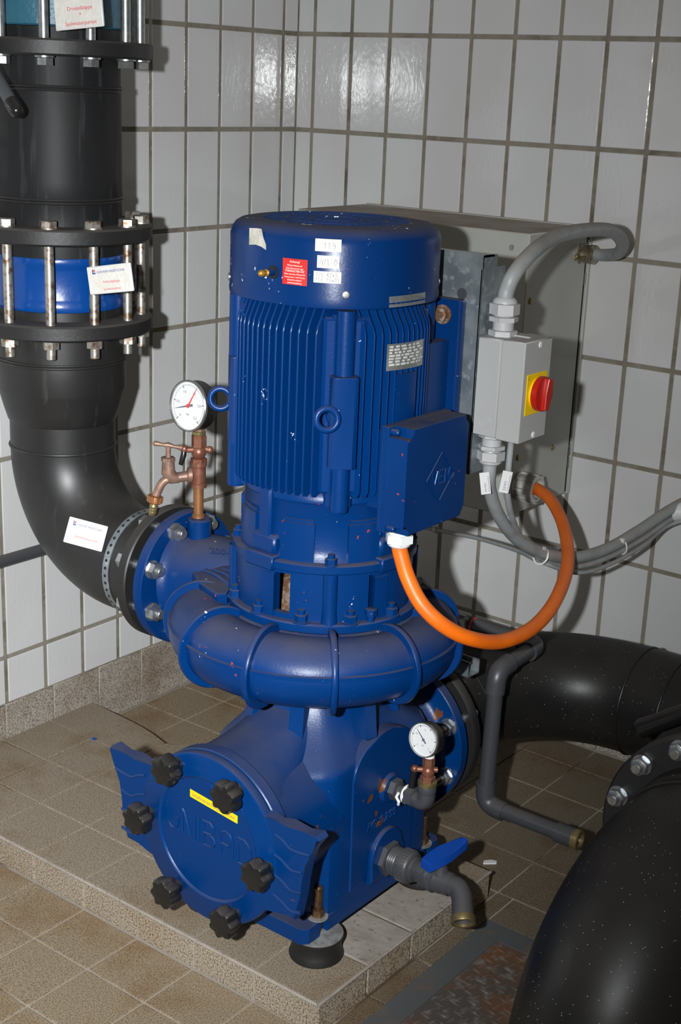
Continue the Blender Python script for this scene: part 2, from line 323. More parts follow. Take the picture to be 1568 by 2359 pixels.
# ================================================================== SETTING
def structure(name, mb, m, label=None):
    o = mb.build(name, m); o['kind'] = 'structure'
    if label: o['label'] = label
    return o
JW = 0.0055      # half joint
def tile_mesh(wd, ht, m, name='tile', th=0.010, bev=0.0022):
    mb = MB(); mb.box(-wd/2, wd/2, -ht/2, ht/2, -th, 0, bev=bev, seg=2); return mb.mesh(name, m, ang=12)
ZJ = [1.785-0.25*k for k in range(-3, 7)]             # horizontal joints 2.535 .. 0.285
ROWS = [(ZJ[i+1], ZJ[i]) for i in range(len(ZJ)-1)] + [(0.164, 0.285)]
def build_wall(name, plane, first, ncol, nstuff):
    mb = MB()
    if plane == 'L': mb.box(-0.12, -0.0025, -4.2, 0.12, -0.05, 2.9)
    else: mb.box(-0.0025, 4.2, 0.0025, 0.12, -0.05, 2.9)
    wl = structure(name, mb, 'grout')
    cache = {}; stuff = MB()
    cols = [(0.0, first)] + [(first+0.125*k, first+0.125*(k+1)) for k in range(ncol+nstuff)]
    for ci, (a, b) in enumerate(cols):
        for ri, (z0, z1) in enumerate(ROWS):
            g0 = 0.0015 if ci == 0 else JW
            w_, h_ = (b-JW)-(a+g0), (z1-z0)-2*JW
            if ri == len(ROWS)-1: h_ += JW
            cc = (a+g0+b-JW)/2; zc = (z0+z1)/2 - (JW/2 if ri == len(ROWS)-1 else 0)
            key = (round(w_,4), round(h_,4))
            if plane == 'L': Mr = Matrix(((0,0,1),(1,0,0),(0,1,0))); P = Vector((0, -cc, zc))
            else: Mr = Matrix(((1,0,0),(0,0,-1),(0,1,0))); P = Vector((cc, 0, zc))
            tl = Matrix.Rotation(random.gauss(0,.002), 3, 'X') @ Matrix.Rotation(random.gauss(0,.003), 3, 'Y')
            tilt = TILT.get((plane, ci, ri))
            if tilt: tl = Matrix.Rotation(tilt[0], 3, 'X') @ Matrix.Rotation(tilt[1], 3, 'Y')
            if ci <= ncol:
                if key not in cache: cache[key] = tile_mesh(w_, h_, 'white_tile', 'wall_tile')
                inst('wall_tile', cache[key], wl, P, Mr @ tl)
            else:
                t = MB(); t.box(-w_/2, w_/2, -h_/2, h_/2, -.01, 0); stuff.add(t.v, t.f, Matrix.Translation(P) @ Mr.to_4x4())
    so = stuff.build('wall_tile_field', 'white_tile', wl); so['kind'] = 'stuff'
    return wl
TILT = {('R',1,3): (0,-.014), ('R',2,3): (0,-.026), ('R',3,3): (0,-.024), ('L',0,3): (0,.024), ('L',1,3): (0,.029)}   # a few tiles tilted so they catch the flash highlights near the corner
wall_left = build_wall('wall_left', 'L', 0.0588, 16, 16)
wall_right = build_wall('wall_right', 'R', 0.0563, 17, 14)

# cove base tiles
def base(name, plane, joints):
    mb = MB()
    if plane == 'L': mb.box(-0.02, -0.003, -4.2, 0, 0, 0.164)
    else: mb.box(0, 4.2, 0.003, 0.02, 0, 0.164)
    bs = structure(name, mb, 'grout'); c = {}
    for a, b in zip(joints, joints[1:]):
        w_ = b-a-0.004; key = round(w_, 3)
        if key not in c:
            t = MB(); t.box(-w_/2, w_/2, 0.004, 0.161, -.01, 0.001, bev=.0015); c[key] = t.mesh('base_tile', 'base_tile')
        if plane == 'L': inst('base_tile', c[key], bs, (0, -(a+b)/2, 0), Matrix(((0,0,1),(1,0,0),(0,1,0))))
        else: inst('base_tile', c[key], bs, ((a+b)/2, 0, 0), Matrix(((1,0,0),(0,0,-1),(0,1,0))))
    return bs
base('baseboard_left', 'L', [0.0, 0.137] + [0.292+.155*k for k in range(22)])
base('baseboard_right', 'R', [0.0, 0.155] + [0.31+.155*k for k in range(20)])

# floor
fl_mb = MB(); fl_mb.box(-.1, 4.2, -4.2, .1, -.12, -0.0022)
floor = structure('floor', fl_mb, 'floor_grout')
XJ = [0.0] + [0.155*k for k in range(1, 27)]
YJ = [0.0, -0.12] + [-0.12-0.157*k for k in range(1, 5)] + [-0.903, -1.061, -1.218, -1.375, -1.509, -1.656] + [-1.656-.155*k for k in range(1, 15)]
ftc = {}; fstuff = MB()
HX0, HX1, HY0, HY1 = 1.28, 2.30, -2.05, -0.85          # steel frame of the floor hatch
for i in range(len(XJ)-1):
    for j in range(len(YJ)-1):
        a, b, d, c = XJ[i]+.002, XJ[i+1]-.002, YJ[j]-.002, YJ[j+1]+.002
        if b < 1.235 and d < -0.80 and c > -1.38: continue           # under the plinth
        cells = [(a, b, c, d)]
        if a < HX1 and b > HX0 and c < HY1 and d > HY0:              # around the hatch frame
            cells = []
            if a < HX0-.01: cells.append((a, HX0-.002, c, d))
            if b > HX1+.01: cells.append((HX1+.002, b, c, d))
            if d > HY1+.01: cells.append((max(a, HX0+.002), min(b, HX1-.002), HY1+.002, d))
            if c < HY0-.01: cells.append((max(a, HX0+.002), min(b, HX1-.002), c, HY0-.002))
        for (a, b, c, d) in cells:
            w_, h_ = b-a, d-c
            if w_ < .01 or h_ < .01: continue
            if a < 1.9 and c > -2.15:
                fmat = 'floor_tile_dirty_shaded' if (a > 0.77 and c > -1.3) or a > 1.235 else 'floor_tile'
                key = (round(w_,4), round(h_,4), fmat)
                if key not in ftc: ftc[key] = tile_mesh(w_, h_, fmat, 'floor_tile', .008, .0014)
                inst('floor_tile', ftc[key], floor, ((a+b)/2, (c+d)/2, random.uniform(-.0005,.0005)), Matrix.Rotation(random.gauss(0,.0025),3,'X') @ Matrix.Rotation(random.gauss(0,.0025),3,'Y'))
            else: fstuff.box(a, b, c, d, -.008, 0)
so = fstuff.build('floor_tile_field', 'floor_tile', floor); so['kind'] = 'stuff'

# plinth
PZ = 0.07; PX = 1.24; PY0 = -1.375; PY1 = -0.785
pl = thing('equipment_plinth', 'low tiled plinth carrying the blue pump', 'plinth', (0.62, -1.08, 0))
mb = MB(); mb.box(0.002, PX-.003, PY0+.003, PY1-.045, 0, PZ-.003); mb.box(0.47, PX-.003, PY1-.05, PY1-.003, 0, PZ-.003); mb.build('plinth_core', 'floor_grout', pl)
PYJ = [PY0, -1.225, -1.079, -0.927, PY1]; PXJ = [0.0]+[0.155*k for k in range(1,8)]+[PX]
pc = {}
BACK = {0: [(0.155,-.792),(0.08,-.787),(0.0,-.783)], 1: [(0.31,-.822),(0.25,-.806),(0.20,-.797),(0.155,-.792)], 2: [(0.465,-.800),(0.40,-.785),(0.36,-.790),(0.335,-.815),(0.31,-.822)]}
for i in range(len(PXJ)-1):
    for j in range(4):
        a, b, c, d = PXJ[i]+.002, PXJ[i+1]-.002, PYJ[j]+.002, PYJ[j+1]-.002
        mt = 'screed' if (i >= 6 and j in (1, 2) and i == 7) else 'plinth_tile'
        if j == 3 and i in BACK:
            poly = [(a, c), (b, c)] + [(min(max(x,a),b), y) for x, y in BACK[i]]
            t = MB(); t.prism(poly, PZ-.008, PZ); t.build('plinth_tile', mt, pl)
            continue
        key = (round(b-a,4), round(d-c,4), mt)
        if key not in pc: pc[key] = tile_mesh(b-a, d-c, mt, 'plinth_tile', .008, .003 if mt == 'screed' else .0016)
        inst('plinth_tile', pc[key], pl, ((a+b)/2, (c+d)/2, PZ), Matrix.Rotation(random.gauss(0,.003),3,'X'))
c2 = {}
for i in range(len(PXJ)-1):                                            # front facing tiles
    a, b = PXJ[i]+.0028, PXJ[i+1]-.0028; key = round(b-a,4)
    if key not in c2: c2[key] = tile_mesh(b-a, PZ-.010, 'plinth_face', 'facing_tile', .008, .0012)
    inst('facing_tile', c2[key], pl, ((a+b)/2, PY0, PZ/2-.002), Matrix(((1,0,0),(0,0,-1),(0,1,0))))
for j in range(4):                                                     # right facing tiles
    a, b = PYJ[j]+.0028, PYJ[j+1]-.0028; key = ('r', round(b-a,4))
    if key not in c2: c2[key] = tile_mesh(b-a, PZ-.010, 'plinth_face', 'facing_tile', .008, .0012)
    inst('facing_tile', c2[key], pl, (PX, (a+b)/2, PZ/2-.002), Matrix(((0,0,1),(1,0,0),(0,1,0))))
m_ = MB(); m_.tube(bez([(0,PY0,PZ-.003),(0.4,PY0-.0005,PZ-.0025),(0.8,PY0,PZ-.003),(PX,PY0,PZ-.003)]), .0035, 8); m_.build('grout_edge', 'screed', pl)
m_ = MB(); m_.tube([(PX,PY0,PZ-.003),(PX,PY1,PZ-.003)], .0035, 8); m_.build('grout_edge', 'screed', pl)

# floor hatch with tread plate
ht = thing('floor_hatch', 'rusty steel tread plate hatch in a flat steel frame beside the plinth', 'hatch', (1.8, -1.45, 0))
mb = MB(); T = .055
mb.box(HX0, HX0+T, HY0, HY1, -.02, .001); mb.box(HX0+T, HX1, HY1-.053, HY1, -.02, .001); mb.box(HX1-T, HX1, HY0, HY1-.053, -.02, .001); mb.box(HX0+T, HX1-T, HY0, HY0+T, -.02, .001)
mb.build('frame', 'frame_steel', ht)
mb = MB(); mb.box(HX0+T+.0015, HX1-T-.0015, HY0+T+.0015, HY1-.0545, -.02, -.0005); plate = mb.build('tread_plate', 'tread_plate', ht)
lug = MB(); M0 = []
nn = 10; vs = [(math.cos(2*PI*k/nn)*.014, math.sin(2*PI*k/nn)*.0042, 0) for k in range(nn)]
vs = [(x, y*(1-abs(x/.014)**2*.55), z) for x,y,z in vs]; top = [(x*.55, y*.4, .0022) for x,y,z in vs]
lug.add(vs+top, [(i,(i+1)%nn,nn+(i+1)%nn,nn+i) for i in range(nn)]+[tuple(range(nn,2*nn))]); lug_me = lug.mesh('tread_lug', 'tread_plate')
cnt = 0
for i in range(40):
    for j in range(46):
        x = HX0+T+.02+.0225*i; y = HY1-.075-.0225*j
        if x > 1.62 or y < -1.45 or x > HX1-T-.02: continue
        if cnt < 290:
            cnt += 1
            inst('tread_lug', lug_me, plate, (x, y, -.0005), Matrix.Rotation((PI/4 if (i+j) % 2 else -PI/4)+.6, 3, 'Z'))

# ================================================================== PUMP
XC, YC = 1.005, -1.102
pump = thing('circulation_pump', 'blue vertical pump with finned motor, ribbed spiral casing and strainer housing on the plinth', 'pump', (XC, YC, PZ))
def pol(a, r, z): return Vector((XC+r*math.cos(R_(a)), YC+r*math.sin(R_(a)), z))
def cylmap(a0, z0, r, lift=.0006):
    """map flat x (to the right seen from outside), y (up) onto the cylinder about the motor axis"""
    return lambda x, y, z=0: polc(a0+math.degrees(x/r), r+lift+z, z0+y)
SQN = 2.35
def sq(a):
    c, s_ = abs(math.cos(R_(a))), abs(math.sin(R_(a))); return 1.0/((c**SQN+s_**SQN)**(1/SQN))/(2**(.5-1/SQN))
def polc(a, r, z): return pol(a, r*sq(a), z) if r > .1855 else pol(a, r, z)
def cyl_patch(a0, a1, z0, z1, r, th=.0008, n=8, outline=None):
    mb = MB(); k = n+1; vs = []
    for rr2 in (r+.0001, r+th):
        for zz in (z0, z1): vs += [tuple(polc(a0+(a1-a0)*i/n, rr2, zz)) for i in range(k)]
    fs = []
    for i in range(n):
        A,B,C,D = i, k+i, 2*k+i, 3*k+i
        fs += [(C,C+1,D+1,D),(A,A+1,C+1,C),(B,B+1,D+1,D)]
    fs += [(0,k,3*k,2*k),(n,k+n,3*k+n,2*k+n)]
    return mb.add(vs, fs)
# ---- fan cover
FR = .187
mb = MB(); o = (XC, YC, 0)
mb.lathe([(FR-.004,1.303),(FR,1.302),(FR+.001,1.31),(FR,1.318),(FR,1.405),(FR-.003,1.416),(FR-.009,1.4245),(FR-.018,1.430),(FR-.03,1.432),(.134,1.4335),(.132,1.432),(.132,1.424),(.128,1.424),(.128,1.40)], o, seg=96)
mb.lathe([(FR-.004,1.303),(FR-.006,1.33),(FR-.006,1.40),(.13,1.418)], o, seg=96)
def squash(v):
    dx, dy = v[0]-XC, v[1]-YC; r = math.hypot(dx, dy)
    if r < .05: return v
    k = 1+(sq(math.degrees(math.atan2(dy,dx)))-1)*min(1,max(0,(r-.12)/.05)); return (XC+dx*k, YC+dy*k, v[2])
mb.v = [squash(v) for v in mb.v]
fan = mb.build('fan_cover', 'blue_cover', pump)
mb = MB()
for k in range(-12, 13):
    for sgn in (1,):
        d = k*.0108
        if abs(d) < .13:
            L = math.sqrt(.131**2-d*d); c, s_ = math.cos(R_(20)), math.sin(R_(20))
            for (cx, sx) in ((c, s_), (-s_, c)):
                p0 = Vector((XC+cx*L - sx*d, YC+sx*L + cx*d, 1.4315)); p1 = Vector((XC-cx*L - sx*d, YC-sx*L + cx*d, 1.4315))
                dd0 = (p1-p0).normalized(); mb.box(0,(p1-p0).length,-.0017,.0017,-.0003,.0003, Matrix.Translation(p0) @ Matrix((dd0, Vector((0,0,1)).cross(dd0), Vector((0,0,1)))).transposed().to_4x4())
for rr_ in (.045, .09, .131): mb.torus(rr_, .002, (XC,YC,1.4315), (0,0,1), 48, 6)
g = mb.build('fan_grille', 'blue_cover', fan)
mb = MB(); mb.lathe([(0,1.395),(.126,1.395)], o, seg=40); mb.lathe([(.03,1.396),(.03,1.41),(0,1.41)], o, seg=20); mb.build('fan_hub_dark_disc', 'dark_hole', fan)  # hub and a black disc that paints the dark inside of the cover
# labels on the cover
def paper(name, m, a0, a1, z0, z1, label=None):
    p = cyl_patch(a0, a1, z0, z1, FR).build(name, m, fan)
    if label: p['label'] = label
    return p
mid = lambda a,b: (a+b)/2
p1 = paper('paper_label', 'paper', -63, -49.6, 1.396, 1.4165, 'uppermost white label, number written in pencil'); p2 = paper('paper_label', 'paper', -61.7, -50.3, 1.369, 1.3895, 'middle white label with pencil writing'); p3 = paper('paper_label', 'paper', -63.3, -49.1, 1.3445, 1.3636, 'lowest white label with two pencil lines')
red = paper('warning_sticker', 'sticker_red', -81.5, -66.8, 1.337, 1.380, 'red sticker with white print')
def script(strs, fm, rad, name, m, parent):
    mb = MB()
    for st in strs: mb.tube([fm(x, y) for x, y in st], rad, 5)
    mb.build(name, m, parent)
f1 = cylmap(-58.5, 1.401, FR, .0010)
def digit(ch, x, s):
    D = {'1': [[(0,.6),(.3,1),(.22,0)]], '4': [[(.25,1),(0,.35),(.55,.45)],[(.5,.8),(.38,0)]], 'M': [[(0,0),(.12,1),(.3,.3),(.5,1),(.6,0)]], '/': [[(0,0),(.4,1)]], '0': [[(.25,1),(0,.5),(.2,0),(.5,.5),(.25,1)]], '6': [[(.45,1),(.05,.4),(.2,0),(.45,.25),(.1,.45)]],
         '2': [[(0,.8),(.25,1),(.45,.75),(0,0),(.5,.05)]], '5': [[(.5,1),(.12,1),(.08,.55),(.45,.4),(.3,.05),(0,.05)]], 'K': [[(0,0),(.1,1)],[(.5,1),(.08,.5),(.5,0)]], 'x': [[(0,.6),(.4,0)],[(.4,.6),(0,0)]], '3': [[(0,.9),(.35,1),(.2,.55),(.45,.3),(.2,0),(0,.1)]], ' ': []}
    return [[(x+p[0]*s, p[1]*s) for p in st] for st in D[ch]]
def write(s, fm, size, name, parent, y0=0, rad=.00028):
    st = []; x = 0
    for ch in s:
        st += [[(a, b+y0) for a, b in q] for q in digit(ch, x, size)]; x += size*.72
    script(st, fm, rad, name, 'pencil', parent)
write('114', f1, .010, 'handwriting', p1)
write('4M 06', cylmap(-60.3, 1.373, FR, .0010), .011, 'handwriting', p2)
write('125 K2x5', cylmap(-62, 1.355, FR, .0010), .0065, 'handwriting', p3); write('116 15x05', cylmap(-62.3, 1.3465, FR, .0010), .0065, 'handwriting', p3)
for i, (t, s_) in enumerate([('Achtung!', .0055), ('Wichtig: Fettkante zur', .0042), ('Nachschmierung der Lager', .0042), ('STABURAGS NBU 8 EP', .0052), ('Klüber Lubrication München KG', .0040), ('Geisenhausenerstr. 7, 81379 München', .0036), ('Schmierfrist einhalten!', .0042), ('siehe Betriebsanleitung', .0042)]):
    text(t, s_, cylmap(-74.1, 1.3735-.0048*i-(.001 if i > 0 else 0), FR, .0011), 'lettering', 'print_white', red, align='CENTER', width=None if i in (0,) else [0,.030,.034,.037,.040,.040,.028,.028][i])
tb_ = MB(); tv = [(-106.5,1.4215),(-100,1.423),(-97,1.4228),(-95.5,1.408),(-93.6,1.398),(-93.4,1.389),(-96.5,1.393),(-101,1.3955),(-106.5,1.3935)]
tb_.add([tuple(polc(a, FR+.0002, z)) for a,z in tv]+[tuple(polc(a, FR+.0010, z)) for a,z in tv], [tuple(range(9)),tuple(range(9,18))]+[(i,(i+1)%9,9+(i+1)%9,9+i) for i in range(9)])
tp = tb_.build('torn_label', 'torn_paper', fan); tp['label'] = 'torn remains of a beige label'
# grease nipple in its hole
n0 = pol(-88, FR-.012, 1.354); nd = (pol(-92, 1, 0)-pol(-92, 0, 0))
mb = MB(); mb.lathe([(.0115,0),(.0115,.0005)], polc(-88, FR-.0005, 1.354), nd, 20); mb.lathe([(0,.0013),(.0115,.0013)], polc(-88,FR-.0005,1.354), nd, 20); mb.build('nipple_hole', 'dark_hole', fan)
mb = MB(); mb.cyl(.0062, -.01, .016, polc(-88,FR,1.354), nd, 14); mb.build('nipple_stem', 'blue_cover', fan)
mb = MB(); mb.lathe([(0,.012),(.006,.012),(.006,.018),(.0045,.019),(.0045,.025),(.006,.027),(.0055,.032),(.003,.035),(0,.036)], polc(-88,FR,1.354), nd, 12); mb.build('grease_nipple', 'nipple_brass', fan)
scr = MB(); scr.lathe([(.007,-.003),(.007,.0015),(.0055,.003),(.002,.0034),(0,.0032)], seg=14); scr_me = scr.mesh('screw', 'zinc')
for a in (-46.4, 43.6, 133.6, -136.4): inst('screw', scr_me, fan, polc(a, FR, 1.3266), basis(pol(a,1,0)-pol(a,0,0)))
mp = cyl_patch(-21.7, 9.2, 1.3035, 1.322, FR, n=12).build('maker_plate', 'plate_metal', fan)
fm = cylmap(-21.7, 1.3035, FR, .0011); Wp = R_(30.9)*FR
mb = MB(); mb.v = [tuple(fm(*q)) for q in [(.003,.013),(.007,.0165),(.019,.0165),(.022,.013),(.019,.0105),(.016,.011),(.013,.0065),(.010,.011),(.006,.0105)]]; mb.f = [(0,1,8),(1,2,7,8),(2,3,4),(2,4,5,7),(5,6,7)]; mb.build('emblem', 'ink', mp)
text('UNIBAD', .0052, lambda x,y,z=0: fm(x+.026, y+.0128), 'lettering', 'ink', mp); text('Schwimmbadtechnik', .0036, lambda x,y,z=0: fm(x+.052, y+.0128), 'lettering', 'ink', mp, width=.028)
text('Auftrag-Nr. 21484/95  05', .0036, lambda x,y,z=0: fm(x+.026, y+.0078), 'lettering', 'ink', mp, width=.045); text('D-78 Wehen    kW 15    n 1450    CE', .0036, lambda x,y,z=0: fm(x+.004, y+.0022), 'lettering', 'ink', mp, width=.088)
mb = MB(); mb.v = [tuple(fm(*q)) for q in [(.080,.0095),(.086,.013),(.086,.0108),(.096,.0108),(.096,.0082),(.086,.0082),(.086,.006)]]; mb.f = [(0,1,6),(2,3,4,5)]; mb.build('rotation_arrow', 'ink', mp)
# ---- motor housing
mb = MB(); mb.lathe([(0,1.36),(.10,1.36),(.12,1.31),(.13,1.30),(.134,1.29),(.134,.965),(.13,.955),(0,.955)], o, seg=64)
mot = mb.build('motor_housing', 'blue_fin', pump)
FT = .178
def fin_mesh(off):
    tip = math.sqrt(FT*FT-off*off); root = math.sqrt(.13*.13-min(abs(off),.125)**2)
    poly = [(root,.985),(tip-.012,.968),(tip-.004,.970),(tip,.980),(tip,1.255),(tip-.003,1.268),(tip-.012,1.282),(tip-.02,1.300),(root,1.30)]
    t = MB(); t.prism(poly, -.0018, .0018, Matrix(((1,0,0,0),(0,0,-1,off),(0,1,0,0),(0,0,0,1))), bev=.0009, both=True); return t.mesh('cooling_fin', 'blue_fin')
FINS = {}
for gi, ang in enumerate((-90, 0, 90, 180)):
    for k in range(14):
        off = -.0985+.0141*k
        if gi == 1 and k in (13,): continue
        key = round(off,4)
        if key not in FINS: FINS[key] = fin_mesh(off)
        inst('cooling_fin', FINS[key], mot, (XC,YC,0), Matrix.Rotation(R_(ang), 3, 'Z'))
# corner columns with the lifting lugs
for a in (-45, -135, 45, 135):
    M = Matrix.Translation((XC,YC,0)) @ Matrix.Rotation(R_(a), 4, 'Z')
    mb = MB(); mb.lathe([(.026,.952),(.026,1.29)], M @ Vector((.150,0,0)), (0,0,1), 24)
    mb.lathe([(0,.945),(.0155,.945),(.0165,.95),(.0165,1.298),(0,1.298)], M @ Vector((.170,0,0)), (0,0,1), 20)
    mb.box(.13,.168,-.037,.037,.975,1.285, M, bev=.006)
    mb.build('corner_column', 'blue_fin', mot)
    if a in (-45, -135):
        rl = .197 if a == -45 else .186; mb = MB(); mb.prism([(.14,-.024),(rl-.007,-.024),(rl,-.018),(rl,.016),(rl-.007,.024),(.14,.024)], 1.028, 1.188, M, bev=.003); mb.build('lifting_lug', 'blue_fin', mot)
for c, d in (((1.128,-1.268,1.118),(0.25,-1,0)), ((.856,-1.236,1.104),(-.75,-.66,0))):
    d = Vector(d).normalized(); cc = Vector(c); base_ = cc - d*.034
    mb = MB(); mb.lathe([(0,-.012),(.017,-.012),(.019,-.006),(.019,0),(.016,.005),(.011,.010),(.009,.016),(0,.016)], base_, d, 20)
    side = d.cross(Vector((0,0,1))) if c[0] > 1 else d.cross(Vector((0,0,1)))
    nrm = (side*1.0 + d*0.0) if c[0] < 1 else Vector((.72,-.40,.25))
    nrm = Vector((.62,-.55,.1)) if c[0] > 1 else Vector((.60,-.72,.12))
    mb.torus(.0185, .0058, cc, nrm, 32, 12); mb.build('eye_bolt', 'blue_fin', mot)
rp = cyl_patch(-20.8, 10.4, 1.194, 1.240, FT+.0005, .0012, 10).build('rating_plate', 'plate_metal', mot)
rp['label'] = 'silver rating plate with printed rows of data'
fm = cylmap(-20.8, 1.194, FT+.0005, .0016); Wp = R_(31.2)*FT
random.seed(3)
for r_ in range(7):
    x = .004; y = .0395-.0052*r_
    mb = MB()
    while x < Wp-.012:
        L = random.choice((.006,.008,.010,.012)); mb.v += [tuple(fm(x,y)),tuple(fm(x+L,y)),tuple(fm(x+L,y+.0033)),tuple(fm(x,y+.0033))]; n_ = len(mb.v); mb.f.append((n_-4,n_-3,n_-2,n_-1)); x += L+random.choice((.0025,.004,.006))
    mb.build('data_row', 'plate_field', rp)
for i, (x, y, t, wd) in enumerate([(.004,.002,'Mot.-Nr. 3~',.02),(.050,.0025,'VEM motors GmbH',.026),(.082,.004,'CE',.008),(.010,.0435,'3 ~ Mot. K21R 160 L4',.05)]):
    text(t, .004, lambda X,Y,z=0: fm(X+x, Y+y), 'lettering', 'ink', rp, width=wd)
pad = cyl_patch(-13, 3.5, 1.075, 1.186, .158, .023, 6).build('blank_pad', 'blue_fin', mot)
# ---- end shield and motor flange
mb = MB(); mb.lathe([(.135,.975),(.15,.972),(.157,.962),(.157,.953),(.153,.948),(.152,.865),(.156,.852),(.160,.844),(.171,.843),(.174,.841),(.174,.828),(.172,.826),(.12,.826)], o, seg=96); es = mb.build('end_shield', 'blue', pump)
for a, wdt in ((-95, 11), (-5, 11), (85, 11), (175, 11)):
    M = Matrix.Translation((XC,YC,0)) @ Matrix.Rotation(R_(a), 4, 'Z'); hw = .158*math.sin(R_(wdt/2))
    mb = MB(); mb.box(.13,.164,-hw,hw,.87,.98, M, bev=.004); mb.box(.13,.1655,-hw-.014,hw+.014,.846,.884, M, bev=.006); mb.box(.13,.1755,-hw-.02,hw+.02,.822,.850, M, bev=.003); mb.build('flange_post', 'blue', es)
for a in (-48, 42, 132, -138):
    M = Matrix.Translation((XC,YC,0)) @ Matrix.Rotation(R_(a), 4, 'Z')
    pass
hexb = MB(); hexb.lathe([(0,0),(.0135,0),(.0135,.002),(0,.002)], seg=20); hexb.hexa(.019,.002,.0135); hexb.cyl(.0062,.0135,.021,seg=12); hexb_me = hexb.mesh('hex_bolt', 'blue')
for a in (-48, 42, 132, -138): inst('hex_bolt', hexb_me, es, pol(a, .1635, .842), Matrix.Rotation(R_(a),3,'Z'))
mb = MB(); dv = pol(-77,1,0)-pol(-77,0,0)
mb.lathe([(.0085,0),(.0085,.002),(.007,.0025),(0,.0025)], pol(-77,.152,.905), dv, 16); dp = mb.build('drain_plug', 'blue', es)
mb = MB(); mb.lathe([(.0045,.0025),(.0045,.005),(0,.0052)], pol(-77,.152,.905), dv, 10); mb.build('plug_pin', 'nipple_brass', dp)
# ---- lantern
LZ0, LZ1 = .734, .826
def lwall(mb, a0, a1, z0, z1, r0=.155, r1=.168):
    n = max(2, int(abs(a1-a0)/4)); vs = []
    for rr2 in (r0, r1):
        for zz in (z0, z1): vs += [tuple(pol(a0+(a1-a0)*i/n, rr2, zz)) for i in range(n+1)]
    k = n+1; fs = []
    for i in range(n): fs += [(i,i+1,k+i+1,k+i),(2*k+i,2*k+i+1,3*k+i+1,3*k+i),(i,i+1,2*k+i+1,2*k+i),(k+i,k+i+1,3*k+i+1,3*k+i)]
    fs += [(0,k,3*k,2*k),(n,k+n,3*k+n,2*k+n)]; mb.add(vs, fs)
for a in (-48, 42, 132, -138):
    for a0, a1 in ((a-34, a-11), (a+11, a+34)):
        mb = MB(); lwall(mb, a0, a1, .842, .915, .148, .1615); lwall(mb, a0+1, a1-1, .915, .921, .148, .157); mb.build('shield_pad', 'blue', es)
mb = MB()
lwall(mb, -73, -23, LZ0, LZ1); lwall(mb, -150, -84, LZ0, LZ1); lwall(mb, -19, 60, LZ0, LZ1); lwall(mb, 75, 195, LZ0, LZ1)
for a0, a1 in ((-84,-73),(-23,-19),(60,75),(195,210)): lwall(mb, a0, a1, LZ1-.006, LZ1); lwall(mb, a0, a1, LZ0, LZ0+.010)
mb.lathe([(.10,.715),(.178,.715),(.182,.718),(.182,.731),(.179,.734),(.15,.734)], o, seg=96)
mb.lathe([(0,.715),(.1,.715)], o, seg=48)
lan = mb.build('lantern', 'blue', pump)
for a in (-48, 42, 132, -138):
    mb = MB(); mb.lathe([(.0155,LZ0-.002),(.0145,LZ0+.008),(.0135,LZ0+.02),(.0135,LZ1)], pol(a,.166,0), (0,0,1), 20); mb.build('bolt_boss', 'blue', lan)
for a0, a1 in ((-94,-84),(-19,-9)):
    lw = MB(); lwall(lw, a0, a1, LZ0, LZ1-.012, .150, .1705); lw.build('window_frame', 'blue', lan)
for k in range(12): inst('hex_bolt', hexb_me, lan, pol(-94+30*k-1, .1715, .7335), Matrix.Rotation(R_(17*k),3,'Z') @ Matrix.Scale(1.15,3))
mb = MB(); mb.hexa(.02,.012,.024, pol(-22,.174,.7335)); mb.cyl(.0075,0,.014,pol(-22,.174,.7335),seg=14); mb.build('vent_plug', 'blue', lan)
mb = MB(); mb.lathe([(0,.716),(.12,.716),(.105,.74),(.09,.775),(.06,.79),(.06,.83),(0,.83)], o, seg=40); mb.build('shaft_coupling', 'rusty', pump)
# ---- motor feet
for s_, x0, x1 in ((1, 1.085, 1.176), (-1, .834, .925)):
    mb = MB(); mb.box(x0, x1, -.947, -.925, 1.00, 1.295, bev=.006, seg=2)
    mb.box(min(x0,x1)+.02, max(x0,x1)-.02, -1.04, -.94, 1.02, 1.22)
    ft = mb.build('motor_foot', 'blue', pump)
    for zz in (1.265, 1.03):
        m2 = MB(); m2.hexa(.024, 0, .012, (1.01+s_*.129, -.947, zz), (0,-1,0)); m2.cyl(.007,.012,.02,(1.01+s_*.129,-.947,zz),(0,-1,0),12); m2.cyl(.018,0,.002,(1.01+s_*.129,-.947,zz),(0,-1,0),18); m2.build('foot_bolt', 'rusty', ft)
# ---- terminal box
TY0, TY1, TZ0, TZ1 = -1.202, -1.008, .918, 1.108
mb = MB(); mb.box(1.192, 1.2115, TY0, TY1, TZ0, TZ1, bev=.004, seg=2); mb.box(1.14, 1.195, TY0+.035, TY1-.03, TZ0+.03, TZ1-.02); tbx = mb.build('terminal_box', 'blue', pump)
c_ = .017
poly = [(TY0,TZ0+c_),(TY0,TZ1-c_),(TY0+c_,TZ1-c_),(TY0+c_,TZ1),(TY1-c_*.7,TZ1),(TY1-c_*.7,TZ1-c_),(TY1,TZ1-c_),(TY1,TZ0+c_),(TY1-c_*.7,TZ0+c_),(TY1-c_*.7,TZ0),(TY0+c_,TZ0),(TY0+c_,TZ0+c_)]
MX = Matrix(((0,0,1,0),(1,0,0,0),(0,1,0,0),(0,0,0,1)))
mb = MB(); mb.prism(poly, 1.211, 1.25, MX, bev=.004); lidb = mb.build('cover', 'blue', tbx)
for y, z in ((TY0+.009,TZ1-.009),(TY1-.007,TZ1-.009),(TY0+.009,TZ0+.009),(TY1-.007,TZ0+.009)):
    mb = MB(); mb.lathe([(.006,0),(.006,.012),(.004,.015),(0,.0155)], (1.2115,y,z), (1,0,0), 12); mb.build('screw', 'blue', tbx)
f_ = planar((1.2505, -1.095, 1.008), (0,1,0), (0,0,1))
